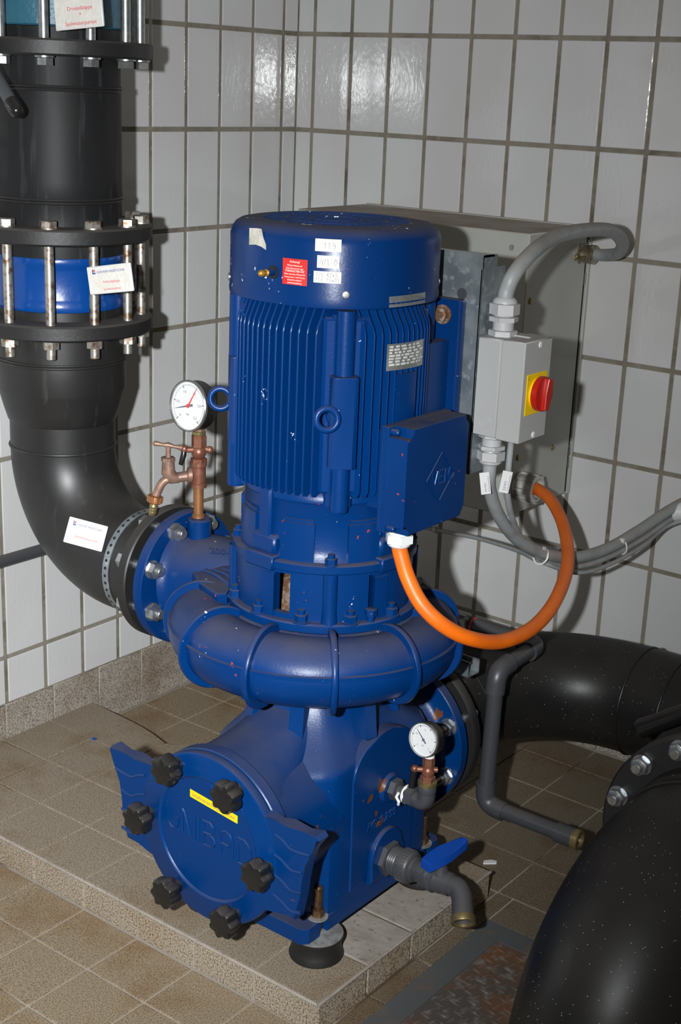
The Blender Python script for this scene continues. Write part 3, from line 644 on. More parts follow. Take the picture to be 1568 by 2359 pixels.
script([[(-.043,0),(0,.044),(.043,0),(0,-.044),(-.043,0)], [(-.028,.012),(-.019,-.012),(-.010,.012)], [(.008,.012),(-.005,.012),(-.005,-.012),(.008,-.012)], [(-.005,0),(.006,0)], [(.013,-.012),(.014,.012),(.021,-.003),(.028,.012),(.029,-.012)]], f_, .0017, 'emblem', 'blue', lidb)
def gland(parent, name, o, d, r, m, L=.034):
    mb = MB(); mb.hexa(r*1.9, 0, L*.28, o, d); mb.lathe([(r*.8,L*.28),(r*.8,L*.4),(r*.99,L*.4),(r*1.0,L*.8),(r*.9,L*.93),(r*.72,L),(r*.6,L)], o, d, 20); mb.hexa(r*2.0, L*.42, L*.82, o, d, .3); return mb.build(name, m, parent)
gland(tbx, 'cable_gland', (1.208, -1.150, TZ0+.004), (0,0,-1), .0225, 'gland_white', .040)
# ---- spiral casing
VZ = .658
def vol(a):   # a: degrees, -200 .. 160 ; returns (center radius, tube radius)
    t = (20-a)/200.0                                # 0 at right, 1 at left
    t = min(max(t, -.6), 1.1)
    return .208+.0225*t, .0600+.0105*t
mb = MB(); vs = []; fs = []; NA, NS = 120, 28
for i in range(NA+1):
    a = 150-360*i/NA; rc, rt_ = vol(a)
    for k in range(NS):
        th = 2*PI*k/NS; vs.append(tuple(pol(a, rc+rt_*math.cos(th), VZ+rt_*math.sin(th)*.985)))
for i in range(NA): fs += [(i*NS+k,i*NS+(k+1)%NS,(i+1)*NS+(k+1)%NS,(i+1)*NS+k) for k in range(NS)]
fs += [tuple(range(NS)), tuple(range(NA*NS,(NA+1)*NS))]; mb.add(vs, fs)
mb.lathe([(.150,.7145),(.178,.7145),(.19,.708),(.2,.70)], o, seg=72); mb.lathe([(.21,.615),(.15,.605),(.0,.605)], o, seg=72)
volute = mb.build('spiral_casing', 'blue_volute', pump)
for a in (-146, -111, -79, -47, -14, 18, 50, 90):
    rc, rt_ = vol(a); c = pol(a, rc, VZ); tdir = Vector((-math.sin(R_(a)), math.cos(R_(a)), 0))
    a0, a1 = -PI*.80, PI*.72
    mb = MB(); ro, ri = rt_+.0135, rt_-.006; hw = .0055; n = 40; vs = []; fs = []
    rad = Vector((math.cos(R_(a)), math.sin(R_(a)), 0))
    for (rq, h) in ((ri,-hw),(ro-.002,-hw),(ro,-hw*.5),(ro,hw*.5),(ro-.002,hw),(ri,hw)):
        vs += [tuple(c + (rad*math.cos(a0+(a1-a0)*i/n)+Vector((0,0,1))*math.sin(a0+(a1-a0)*i/n))*rq + tdir*h) for i in range(n+1)]
    k = n+1
    for q in range(5): fs += [(q*k+i,q*k+i+1,(q+1)*k+i+1,(q+1)*k+i) for i in range(n)]
    fs += [tuple(q*k for q in range(6)), tuple(q*k+n for q in range(6))]
    mb.add(vs, fs); mb.build('casing_rib', 'blue_volute', volute)
mb = MB(); vs = []; fs = []; n = 90
for i in range(n+1):
    a = -150+240*i/n; rc, rt_ = vol(a)
    vs += [tuple(pol(a, rc+rt_-.004, VZ+.008)), tuple(pol(a, rc+rt_+.0020, VZ+.009)), tuple(pol(a, rc+rt_+.0020, VZ+.017)), tuple(pol(a, rc+rt_-.006, VZ+.019))]
for i in range(n): fs += [(4*i+k,4*i+(k+1)%4,4*i+4+(k+1)%4,4*i+4+k) for k in range(4)]
mb.add(vs, fs); mb.build('parting_seam', 'blue_volute', volute)
# discharge neck and flange
DX, DY, DZ = .632, -1.078, .660
pth = bez([(.87,-.985,VZ+.002),(.80,-1.02,VZ+.004),(.73,-1.055,VZ+.002),(.68,-1.073,.664),(DX+.004,DY,DZ)], 6)
rads = [.082+.014*min(1,i/14) + (.016*max(0,(i-19)/5)**2) for i in range(len(pth))]
mb = MB(); mb.tube(pth, rads, 36); neck = mb.build('discharge_neck', 'blue_volute', pump)
mb = MB(); mb.lathe([(0,-.024),(.1385,-.024),(.1425,-.022),(.1425,-.003),(.1405,0),(.09,0)], (DX,DY,DZ), (1,0,0), 72); dfl = mb.build('discharge_flange', 'blue_volute', pump)
mb = MB(); mb.lathe([(.031,.05),(.027,.075),(.025,.10),(.025,.133),(.022,.136),(0,.136)], (.659,DY,DZ), (0,0,1), 24); mb.build('gauge_boss', 'blue_volute', neck)
nut = MB(); nut.lathe([(0,0),(.0195,0),(.0195,.003),(0,.003)], seg=24); nut.hexa(.0305,.003,.019); nut.cyl(.0100,.019,.029,seg=16,ch=.0012); nut_me = nut.mesh('flange_bolt', 'zinc')
boltback = MB(); boltback.cyl(.0098,-.075,0,seg=14); boltback.hexa(.030,-.088,-.075); bb_me = boltback.mesh('bolt_shank', 'zinc')
for k in range(8):
    a = R_(22.5+45*k); P = Vector((DX, DY+.120*math.cos(a), DZ+.120*math.sin(a)))
    B = basis((1,0,0)) @ Matrix.Rotation(.5*k,3,'Z'); b1 = inst('flange_bolt', nut_me, dfl, P, B); inst('bolt_shank', bb_me, dfl, P, B)
# cast fish fin on the neck
mb = MB(); mb.prism([(.758,-1.203),(.815,-1.243),(.878,-1.262),(.888,-1.245),(.868,-1.212),(.838,-1.160),(.795,-1.120),(.785,-1.160)][::-1], .66, .737, None, bev=.006)
for i in range(4): mb.tube(bez([Vector((.772+.012*i,-1.185+.016*i,.7375)), Vector((.815+.010*i,-1.195+.016*i,.740)), Vector((.866-.008*i,-1.212+.020*i,.7365))],4), .0038, 6)
mb.build('cast_fin', 'blue_volute', neck)
nm = Vector((.62,-.45,.75)).normalized()
text('200-21', .022, planar((.728,-1.122,.7455), (.62,.60,-.10), (-.62,.55,.55), .002), 'cast_lettering', 'blue_volute', neck, ext=.0012)
# ---- strainer housing
BX0, BX1, BY0, BY1 = XC-.150, XC+.150, -1.295, -.862
def octo(x0, x1, y0, y1, ch, n=8):
    """chamfered rectangle resampled to 48 points, ordered by angle"""
    P = [(x1,y0+ch),(x1,y1-ch),(x1-ch,y1),(x0+ch,y1),(x0,y1-ch),(x0,y0+ch),(x0+ch,y0),(x1-ch,y0)]
    cx, cy = XC, (y0+y1)/2; out = []
    for k in range(64):
        t = 2*PI*(k+.5)/64; d = Vector((math.cos(t), math.sin(t))); best = None
        for i in range(8):
            a = Vector(P[i])-Vector((cx,cy)); b = Vector(P[(i+1)%8])-Vector((cx,cy)); e = b-a; den = d.x*e.y-d.y*e.x
            if abs(den) < 1e-9: continue
            s_ = (a.x*e.y-a.y*e.x)/den; u_ = (a.x*d.y-a.y*d.x)/den
            if s_ > 0 and -1e-6 <= u_ <= 1+1e-6: best = s_ if best is None else min(best, s_)
        out.append((cx+d.x*best, cy+d.y*best))
    return out
def circ64(r, cx, cy): return [(cx+r*math.cos(2*PI*(k+.5)/64), cy+r*math.sin(2*PI*(k+.5)/64)) for k in range(64)]
lerp = lambda A, B, t: [(a[0]+(b[0]-a[0])*t, a[1]+(b[1]-a[1])*t) for a, b in zip(A, B)]
O0 = octo(BX0, BX1, BY0, BY1, .062); O1 = octo(BX0+.002, BX1-.002, BY0+.002, BY1-.002, .064); CT = circ64(.098, XC, YC); CT2 = circ64(.112, XC, YC)
secs = [(O0,.148),(O0,.20),(O1,.425),(lerp(O1,CT,.03),.436),(lerp(O1,CT,.12),.447),(lerp(O1,CT,.35),.468),(lerp(O1,CT,.62),.497),(lerp(O1,CT,.82),.530),(lerp(O1,CT,.95),.562),(CT,.585),(CT2,.625)]
mb = MB(); vs = []; fs = []
for pl_, z in secs: vs += [(x,y,z) for x,y in pl_]
for i in range(len(secs)-1): fs += [(i*64+k,i*64+(k+1)%64,(i+1)*64+(k+1)%64,(i+1)*64+k) for k in range(64)]
fs += [tuple(range(64))]; mb.add(vs, fs)
LXc, LZc = XC, .336
mb.lathe([(.150,.20),(.150,.12),(.150,.06),(.158,.032),(.1665,.030),(.1665,.008),(.1645,.006),(0,.006)], (LXc,-1.405,LZc), (0,1,0), 96)
NT = 46; vs = []; fs = []; NR = 7                     # casting between lid ring and box
for i in range(NT+1):
    th = R_(-62+304*i/NT); c, s_ = math.cos(th), math.sin(th)
    P0 = Vector((LXc+.158*c, -1.374, LZc+.158*s_))
    t = max(0.0, min(1.0, (s_-.40)/.60)); up_ = t*t*(3-2*t)
    sx = 1 if c > 0 else -1
    zlo = .17+(s_+.9)/(.40+.9)*(.424-.17)
    P1 = Vector((XC+sx*.098, -1.272, min(max(zlo,.16),.424)))
    if s_ > .40: P1 = Vector((XC+.098*(c/abs(math.cos(math.asin(.40)))), -1.272+.075*up_, .424+.112*up_))
    for k in range(NR+1):
        u_ = k/NR; P = P0.lerp(P1, u_); sag = .012*math.sin(PI*u_)*(1 if s_ > .3 else .6)
        vs.append((P.x, P.y+(sag if s_ <= .5 else 0), P.z-(sag if s_ > .3 else 0)))
for i in range(NT): fs += [(i*(NR+1)+k,i*(NR+1)+k+1,(i+1)*(NR+1)+k+1,(i+1)*(NR+1)+k) for k in range(NR)]
mb.add(vs, fs)
body = mb.build('strainer_housing', 'blue_body', pump, ang=30)
# arched side panel, bosses
mb = MB(); yA, yB = -1.182, -.975; arch = [(yA,.17),(yB,.17)] + [((yA+yB)/2+(yB-yA)/2*math.cos(t), .405+.075*math.sin(t)) for t in [PI*i/14 for i in range(15)]]
mb.prism(arch, XC+.10, XC+.1525, MX, bev=.005); sp = mb.build('side_panel', 'blue_body', body)
mb = MB(); mb.lathe([(.034,0),(.030,.004),(.027,.010),(0,.010)], (XC+.150,-1.066,.352), (1,0,0), 28); mb.build('gauge_port', 'blue_body', body)
mb = MB(); ar = [(-1.125,.165),(-1.015,.165)] + [(-1.07+.053*math.cos(t), .212+.055*math.sin(t)) for t in [PI*i/14 for i in range(15)]]
mb.prism(ar, XC+.12, XC+.163, MX, bev=.006); mb.build('drain_port', 'blue_body', body)
text('FGX 200', .026, planar((XC+.1535,-1.137,.283), (0,1,0), (0,0,1), .0008), 'cast_lettering', 'blue_body', body, ext=.001, shear=.25)
for a in (-68, -12, 45, 135, 200, 248):
    M = Matrix.Translation((XC,YC,0)) @ Matrix.Rotation(R_(a), 4, 'Z')
    mb = MB(); mb.prism([(.08,.48),(.158,.484),(.155,.50),(.150,.54),(.146,.62),(.08,.62)], -.014, .014, M @ Matrix(((1,0,0,0),(0,0,-1,0),(0,1,0,0),(0,0,0,1)))); mb.build('gusset', 'blue_body', body)
# base plate with bolt slots
def foot(yb):
    return [(BX1,yb-.012),(BX1-.030,yb-.012),(BX1-.030,yb+.012),(BX1,yb+.012)]
def foot_l(yb):
    return [(BX0,yb+.012),(BX0+.030,yb+.012),(BX0+.030,yb-.012),(BX0,yb-.012)]
poly = [(BX0+.012,-1.312),(BX1-.012,-1.312),(BX1,-1.300)] + foot(-1.255) + foot(-.905) + [(BX1,-.868),(BX1-.012,-.856),(BX0+.012,-.856),(BX0,-.868)] + foot_l(-.905) + foot_l(-1.255) + [(BX0,-1.300)]
mb = MB(); mb.prism(poly, .118, .150, None, bev=.003); mb.build('base_plate', 'blue_body', body)
# suction flange
SY = -.832
mb = MB(); mb.lathe([(.115,-.07),(.115,-.02),(.122,-.008),(.135,0),(.168,0),(.170,.002),(.170,.024),(.168,.026),(0,.026)], (XC,SY,LZc-.002), (0,1,0), 80); sfl = mb.build('suction_flange', 'blue_body', pump)
for k in range(8):
    a = R_(22.5+45*k); P = Vector((XC+.1475*math.cos(a), SY, LZc+.1475*math.sin(a)))
    B = basis((0,-1,0)) @ Matrix.Rotation(.4*k,3,'Z')
    inst('flange_bolt', nut_me, sfl, P, B)
    m2 = inst('bolt_shank', bb_me, sfl, P, B)
for k in (0, 1, 7):
    a = R_(22.5+45*k); P = Vector((XC+.1475*math.cos(a), SY-.026, LZc+.1475*math.sin(a))); mb = MB(); mb.cyl(.0098,0,.022,P,(0,-1,0),14); mb.build('thread_end', 'brass_bolt', sfl)
# ---- strainer lid
LY = -1.410
mb = MB(); mb.lathe([(0,.022),(.160,.022),(.1655,.019),(.1665,.015),(.1665,.006),(.1655,.002),(.162,0),(.1245,0),(.122,-.0012),(.1195,0),(.1175,.003),(0,.003)], (LXc,LY-.012,LZc), (0,1,0), 112); lid = mb.build('strainer_lid', 'blue_body', pump)
mb = MB(); mb.lathe([(.158,.0),(.160,.0),(.160,.006),(.158,.006)], (LXc,LY+.0095,LZc), (0,1,0), 80); seal = mb.build('seal_ring', 'rubber', pump)
MY = Matrix(((1,0,0,0),(0,0,1,0),(0,1,0,0),(0,0,0,1)))     # (x,z,depth y)
def wing(s_):
    # outline from the hub outwards, in x (from centre) and z (from centre)
    P = [(.120,.100),(.140,.098),(.160,.094),(.185,.100),(.220,.096),(.250,.103),(.257,.095),(.240,.070),(.228,.035),(.222,0.0),(.219,-.03),(.209,-.080),(.180,-.074),(.155,-.085),(.120,-.095)]
    poly = [(LXc+s_*x, LZc+z) for x, z in P]
    if s_ < 0: poly = poly[::-1]
    mb = MB(); mb.prism(poly, -(LY+.016), -(LY-.0100), Matrix(((1,0,0,0),(0,0,-1,0),(0,1,0,0),(0,0,0,1))), bev=.004)
    wv = mb.build('wing', 'blue_body', lid)
    mb = MB()
    for q in (.062, .022, -.018, -.058):
        x1 = .238 if q > .04 else .222
        mb.tube(bez([Vector((LXc+s_*.160, LY-.0098, LZc+q+.010)), Vector((LXc+s_*.178, LY-.0098, LZc+q+.004)), Vector((LXc+s_*.198, LY-.0098, LZc+q-.006)), Vector((LXc+s_*x1, LY-.0098, LZc+q-.002))], 5), .0032, 6)
    mb.build('wave_ridge', 'blue_body', wv)
wing(1); wing(-1)
# star knobs
kn = MB(); n = 56
def lobes(r): return [(r*(1+.115*math.cos(7*2*PI*k/n))*math.cos(2*PI*k/n), r*(1+.115*math.cos(7*2*PI*k/n))*math.sin(2*PI*k/n)) for k in range(n)]
lay = [(.0245,.016),(.0270,.020),(.0278,.030),(.0268,.0395),(.0245,.043),(.018,.0450)]
vs = []; fs = []
for r, h in lay: vs += [(x,y,h) for x,y in lobes(r)]
for i in range(len(lay)-1): fs += [(i*n+k,i*n+(k+1)%n,(i+1)*n+(k+1)%n,(i+1)*n+k) for k in range(n)]
fs += [tuple(range(n)), tuple(range((len(lay)-1)*n,len(lay)*n))]; kn.add(vs, fs); kn.lathe([(.014,-.002),(.014,.018),(0,.018)], seg=20); kn_me = kn.mesh('star_knob', 'black_plastic')
for k in range(6):
    a = R_(60*k); inst('star_knob', kn_me, lid, (LXc+.1465*math.cos(a), LY-.012, LZc+.1465*math.sin(a)), basis((0,-1,0)) @ Matrix.Rotation(.37*k,3,'Z'))
# raised name
fL = planar((.905, LY-.009, .3265), (1,0,-.055), (.0,0,1), .0002)
def U_(x): return [(x,.052),(x,.014)] , [(x+.008+.008*math.cos(t)-.0, .012+.011*math.sin(t)) for t in [PI+PI*i/8 for i in range(9)]]
st = []
hh = .050
st.append([(0,hh),(0,.014),(.003,.006),(.009,.001),(.015,.001),(.021,.006),(.024,.014),(.024,.028)])
st.append([(.034,0),(.034,hh-.004),(.036,hh),(.039,hh-.003),(.053,.006)])
st.append([(.062,.0),(.062,hh)]); st.append([(.072,0),(.072,hh)])
st.append([(.083,0),(.083,hh),(.100,hh),(.106,hh-.006),(.107,hh-.014),(.103,hh-.021),(.096,hh-.024),(.086,hh-.024)]); st.append([(.096,hh-.024),(.106,hh-.029),(.110,hh-.038),(.107,.005),(.100,0),(.083,0)])
st.append([(.122,0),(.122,hh-.014),(.126,hh-.004),(.134,hh),(.144,hh-.003),(.149,hh-.014),(.149,0)]); st.append([(.125,hh-.028),(.142,hh-.028)])
st.append([(.161,.0),(.161,.034)]); st.append([(.161,hh),(.176,hh),(.186,hh-.008),(.190,hh-.022),(.187,.010),(.178,0),(.161,0)])
script([[(x*1.08, y) for x, y in s_] for s_ in st], fL, .0029, 'raised_lettering', 'blue_body', lid)
sk = MB(); fS = planar((.961, LY-.009, .4065), (1,0,-.105), (0,0,1), .0)
sk.v = [tuple(fS(x,y,z)) for z in (.0001,.0006) for x,y in ((0,0),(.1165,0),(.1165,.0155),(0,.0155))]; sk.f = [(0,1,2,3),(4,5,6,7),(0,1,5,4),(1,2,6,5),(2,3,7,6),(3,0,4,7)]
sk = sk.build('yellow_sticker', 'sticker_yellow', lid); sk['label'] = 'narrow yellow sticker with black print'
text('Sterngriffe bitte über Kreuz gleichmäßig anziehen', .0095, lambda x,y,z=0: fS(x+.006, y+.0048, .0009), 'lettering', 'ink', sk, width=.104)
# rubber mounts and foot bolts
rm = MB(); rm.lathe([(0,0),(.052,0),(.053,.004),(.049,.014),(.0475,.024),(.049,.036),(.0515,.043),(.0515,.0455),(0,.0455)], seg=48); rm_me = rm.mesh('rubber_mount', 'rubber')
rc = MB(); rc.lathe([(.050,.0455),(.0505,.0475),(.047,.048),(0,.048)], seg=48); rc_me = rc.mesh('mount_plate', 'steel_cap')
fb = MB(); fb.cyl(.0085,.0,.098,seg=16,ch=.003); fb_me = fb.mesh('stud', 'brass_bolt')
fn = MB(); fn.hexa(.022,.034,.050); fn_me = fn.mesh('nut', 'brass_bolt'); fw_ = MB(); fw_.lathe([(0,.0315),(.0205,.0315),(.0205,.0345),(0,.0345)], seg=24); fw_me = fw_.mesh('washer', 'steel_cap')
for (x, y) in ((1.140,-1.256),(1.140,-.905),(.870,-1.256),(.870,-.905)):
    zb = PZ; mo = inst('rubber_mount', rm_me, pump, (x,y,zb)); inst('mount_plate', rc_me, mo, (0,0,0)) if False else None
    q = bpy.data.objects.new('mount_plate', rc_me); COL.objects.link(q); q.parent = mo
    sB = bpy.data.objects.new('stud', fb_me); COL.objects.link(sB); sB.parent = mo; sB.location = (0,0,.048)
    for nm_, me_ in (('nut', fn_me), ('washer', fw_me)):
        q = bpy.data.objects.new(nm_, me_); COL.objects.link(q); q.parent = mo; q.location = (0,0,.048)
# ================================================================== BLACK DISCHARGE LINE
RX, RY = .247, -1.078
def ring_pipe(mb, prof, seg=72): mb.lathe(prof, (RX,RY,0), (0,0,1), seg)
def bead(mb, r, z): mb.torus(r+.0005, .0028, (RX,RY,z-.003), (0,0,1), 72, 8); mb.torus(r+.0005, .0028, (RX,RY,z+.003), (0,0,1), 72, 8)
dpipe = thing('discharge_elbow', 'black plastic pipe bend with reducer joining the pump to the flanged riser', 'pipe', (RX, RY, .55))
mb = MB(); elb = arc((RX+.215,RY,.875), (-.215,0,0), (0,0,-.215), 20)
mb.tube([Vector((RX,RY,.940))] + elb + [Vector((.56,RY,DZ)), Vector((.585,RY,DZ))], .1140, 72, caps=False); el = mb.build('elbow', 'black_pipe', dpipe)
mb = MB(); mb.torus(.1145,.0034,(RX,RY,.879),(0,0,1),72,8); mb.build('weld_bead', 'black_pipe', el)
mb = MB(); ring_pipe(mb, [(.1145,.936),(.1175,.940),(.126,.968),(.135,1.003),(.1375,1.012),(.1375,1.068),(.1375,1.078),(.1375,1.140)]); rd = mb.build('reducer', 'black_pipe', dpipe)
mb = MB(); bead(mb, .1375, 1.074); mb.build('weld_bead', 'black_pipe', rd)
def flange(parent, z0, z1, R=.1955, r=.12, name='backing_flange'):
    mb = MB(); ring_pipe(mb, [(r,z0),(R-.004,z0),(R,z0+.004),(R,z1-.004),(R-.004,z1),(r,z1),(r,z0)], 96); return mb.build(name, 'black_flange', parent)
flange(dpipe, 1.137, 1.169)
mb = MB(); ring_pipe(mb, [(.12,1.169),(.1345,1.169),(.1345,1.187),(.12,1.187)]); mb.build('stub_end', 'black_pipe', dpipe)
mb = MB(); mb.lathe([(.10,-.072),(.139,-.072),(.1425,-.069),(.1425,-.050),(.140,-.047),(.10,-.047)], (DX,DY,DZ), (1,0,0), 80); mb.build('backing_flange', 'black_flange', dpipe)
mb = MB(); mb.lathe([(.10,-.047),(.1065,-.047),(.1065,-.0245),(.10,-.0245)], (DX,DY,DZ), (1,0,0), 64); mb.build('stub_end', 'black_pipe', dpipe)
# perforated strap
mb = MB(); mb.lathe([(.1145,-.0085),(.1162,-.0085),(.1162,.0085),(.1145,.0085)], (.500,RY,DZ), (1,0,0), 90); strap = tag(mb.build('pipe_strap', 'galv'), 'perforated steel strap wrapped round the black pipe bend', 'strap')
hole = MB(); hole.lathe([(0,.0004),(.0035,.0004)], seg=10); hole_me = hole.mesh('strap_hole', 'dark_hole')
for k in range(44):
    a = 2*PI*k/44; d = Vector((0, math.cos(a), math.sin(a))); inst('strap_hole', hole_me, strap, Vector((.500,RY,DZ))+d*.1162, basis(d))
# ---- wafer check valve
wv = thing('check_valve', 'blue ring shaped wafer valve clamped between two black flanges by long bolts', 'valve', (RX, RY, 1.187))
mb = MB(); ring_pipe(mb, [(.11,1.188),(.1365,1.188),(.1375,1.190),(.1375,1.203),(.1340,1.210),(.1325,1.216),(.1325,1.272),(.1340,1.278),(.1375,1.284),(.1375,1.296),(.1365,1.298),(.11,1.298)], 96); mb.build('valve_ring', 'blue_valve', wv)
tbm = MB(); tbm.cyl(.0098,0,.270,seg=14,ch=.0015); tb_me = tbm.mesh('bolt_shank', 'zinc_worn'); bhm = MB(); bhm.hexa(.030,0,.0135); bhm.lathe([(0,-.003),(.0185,-.003),(.0185,0),(0,0)], seg=20); bh_me = bhm.mesh('bolt_head', 'zinc_worn')
nutm = MB(); nutm.hexa(.030,-.0165,0); nut2_me = nutm.mesh('nut', 'zinc_worn')
for k in range(12):
    a = R_(-41-7+30*k); P = Vector((RX+.172*math.cos(a), RY+.172*math.sin(a), 0))
    bo = inst('tie_bolt', tb_me, wv, P+Vector((0,0,1.098))); r3 = Matrix.Rotation(.7*k,3,'Z')
    for nm_, me_, dz in (('bolt_head', bh_me, 1.365-1.098), ('nut', nut2_me, 1.137-1.098)):
        q = bpy.data.objects.new(nm_, me_); COL.objects.link(q); q.parent = bo; q.location = (0,0,dz); q.rotation_euler = (0,0,.7*k)
# ---- riser pipe
rp_ = thing('riser_pipe', 'straight black plastic pipe section between blue ring valve and upper teal valve', 'pipe', (RX, RY, 1.33))
mb = MB(); ring_pipe(mb, [(.1315,1.298),(.1345,1.298),(.1345,1.33),(.1325,1.36),(.1325,1.409),(.1340,1.412),(.1335,1.45),(.1330,1.628),(.1322,1.632),(.1318,1.72),(.1318,1.745),(.12,1.745)], 96); rb = mb.build('pipe_body', 'black_pipe_matte', rp_)
mb = MB(); bead(mb, .1335, 1.411); mb.build('weld_bead', 'black_pipe', rb); mb = MB(); bead(mb, .1330, 1.630); mb.build('weld_bead', 'black_pipe', rb)
flange(rp_, 1.329, 1.362); flange(rp_, 1.690, 1.722)
# ---- upper butterfly valve
bv = thing('butterfly_valve', 'teal painted butterfly valve above the black riser at the top left', 'valve', (RX, RY, 1.745))
mb = MB(); ring_pipe(mb, [(.11,1.746),(.1335,1.746),(.1365,1.749),(.1365,1.845),(.1335,1.848),(.11,1.848)], 96); bvb = mb.build('valve_body', 'teal', bv)
mb = MB(); mb.box(-.02,.02,-.03,.03,0,.012, Matrix.Translation((RX-.02,RY-.155,1.772)), bev=.003); mb.build('cast_lug', 'teal', bv)
flange(bv, 1.872, 1.905); mb = MB(); ring_pipe(mb, [(.12,1.848),(.1315,1.848),(.1315,2.3),(.12,2.3)]); mb.build('upper_stub', 'black_pipe', bv)
tb2 = MB(); tb2.cyl(.0100,0,.262,seg=14,ch=.0015); tb2_me = tb2.mesh('tie_bolt', 'zinc'); nz = MB(); nz.hexa(.030,-.0175,-.003); nz.lathe([(0,-.003),(.0195,-.003),(.0195,0),(0,0)], seg=20); nz_me = nz.mesh('bolt_head', 'zinc')
for k in range(12):
    a = R_(-41-7+30*k); P = Vector((RX+.172*math.cos(a), RY+.172*math.sin(a), 1.686)); bo = inst('tie_bolt', tb2_me, bv, P)
    q = bpy.data.objects.new('bolt_head', nz_me); COL.objects.link(q); q.parent = bo; q.location = (0,0,.004); q.rotation_euler = (0,0,.9*k)
L0, L1 = Vector((.394,-1.30,1.583)), Vector((.20,-1.30,1.796))
ld_ = (L1-L0).normalized()
mb = MB(); mb.tube([L0+ld_*.012, L0+ld_*.06, L1], .0125, 16); lev = mb.build('lever_rod', 'pvc_thread', bv)
mb = MB(); mb.sphere(.0138, L0+ld_*.008, 16); mb.lathe([(.0138,0),(.0138,.022),(.0128,.026)], L0+ld_*.006, ld_, 16); mb.build('lever_tip', 'black_plastic', lev)
mb = MB(); mb.box(-.022,.022,-.022,.022,-.02,.02, Matrix.Translation(L1), bev=.004); mb.cyl(.012,-.0,.10,L1,(.25,1,0),14); mb.build('lever_hub', 'black_flange', bv)
# ---- hanging sign plates
def sign(name, label, o, ex, ey, wd, hg, lines, logo=True):
    o = Vector(o); ex = Vector(ex).normalized(); ey = Vector(ey); ey = (ey-ex*ey.dot(ex)).normalized(); nn_ = ex.cross(ey)
    M = Matrix((ex,ey,nn_)).transposed().to_4x4(); M.translation = o
    t = thing(name, label, 'sign', o)
    mb = MB(); mb.box(0,wd,0,hg,-.006,0,M,bev=.0015); mb.build('plate', 'white_plastic', t)
    mb = MB(); mb.box(.004,wd-.004,.003,hg-.003,.0001,.0006,M); mb.build('card', 'paper', t)
    f = planar(o, ex, ey, .0010)
    text('LANDWEHR WASSERTECHNIK', hg*.125, lambda x,y,z=0: f(x+wd*.24, y+hg*.74), 'lettering', 'print_blue', t, width=wd*.64)
    if logo:
        for c_, xs in (('print_blue', [(0,0),(0,1),(.35,1),(.35,.3),(1,.3),(1,0)]), ('print_red', [(.45,.38),(.45,1),(.62,1),(.62,.8),(.85,1),(1,1),(.75,.68),(1,.38),(.82,.38),(.62,.6),(.62,.38)])):
            m2 = MB(); m2.v = [tuple(f(wd*.135+p[0]*wd*.075, hg*.72+p[1]*hg*.17)) for p in xs]; m2.f = [tuple(range(len(xs)))]; m2.build('logo', c_, t)
    for tx, yy in lines: text(tx, hg*.125, lambda x,y,z=0: f(x+wd*.55, y+hg*yy), 'lettering', 'print_red', t, align='CENTER')
    return t
sign('sign_plate', 'white sign on the long bolts of the blue ring valve', (.479,-1.205,1.2445), (.120,.0,.022), (-.005,0,.050), .122, .054, [('Rückschlagklappe', .38), ('Spülwasserpumpe', .12)])
sign('sign_plate', 'white sign held on the black pipe bend by the perforated strap', Vector((.392,-1.20,.712))-fw*.045, rr*86-uu*23, rr*25+uu*54, .083, .055, [('Spülwasserpumpe', .30)])
sign('sign_plate', 'white sign in front of the teal valve, cut off by the top of the picture', (.418,-1.225,1.734), (.125,.02,.012), (-.002,0,.07), .112, .082, [('Drosselklappe', .40), ('+', .27), ('Spülwasserpumpe', .08)])

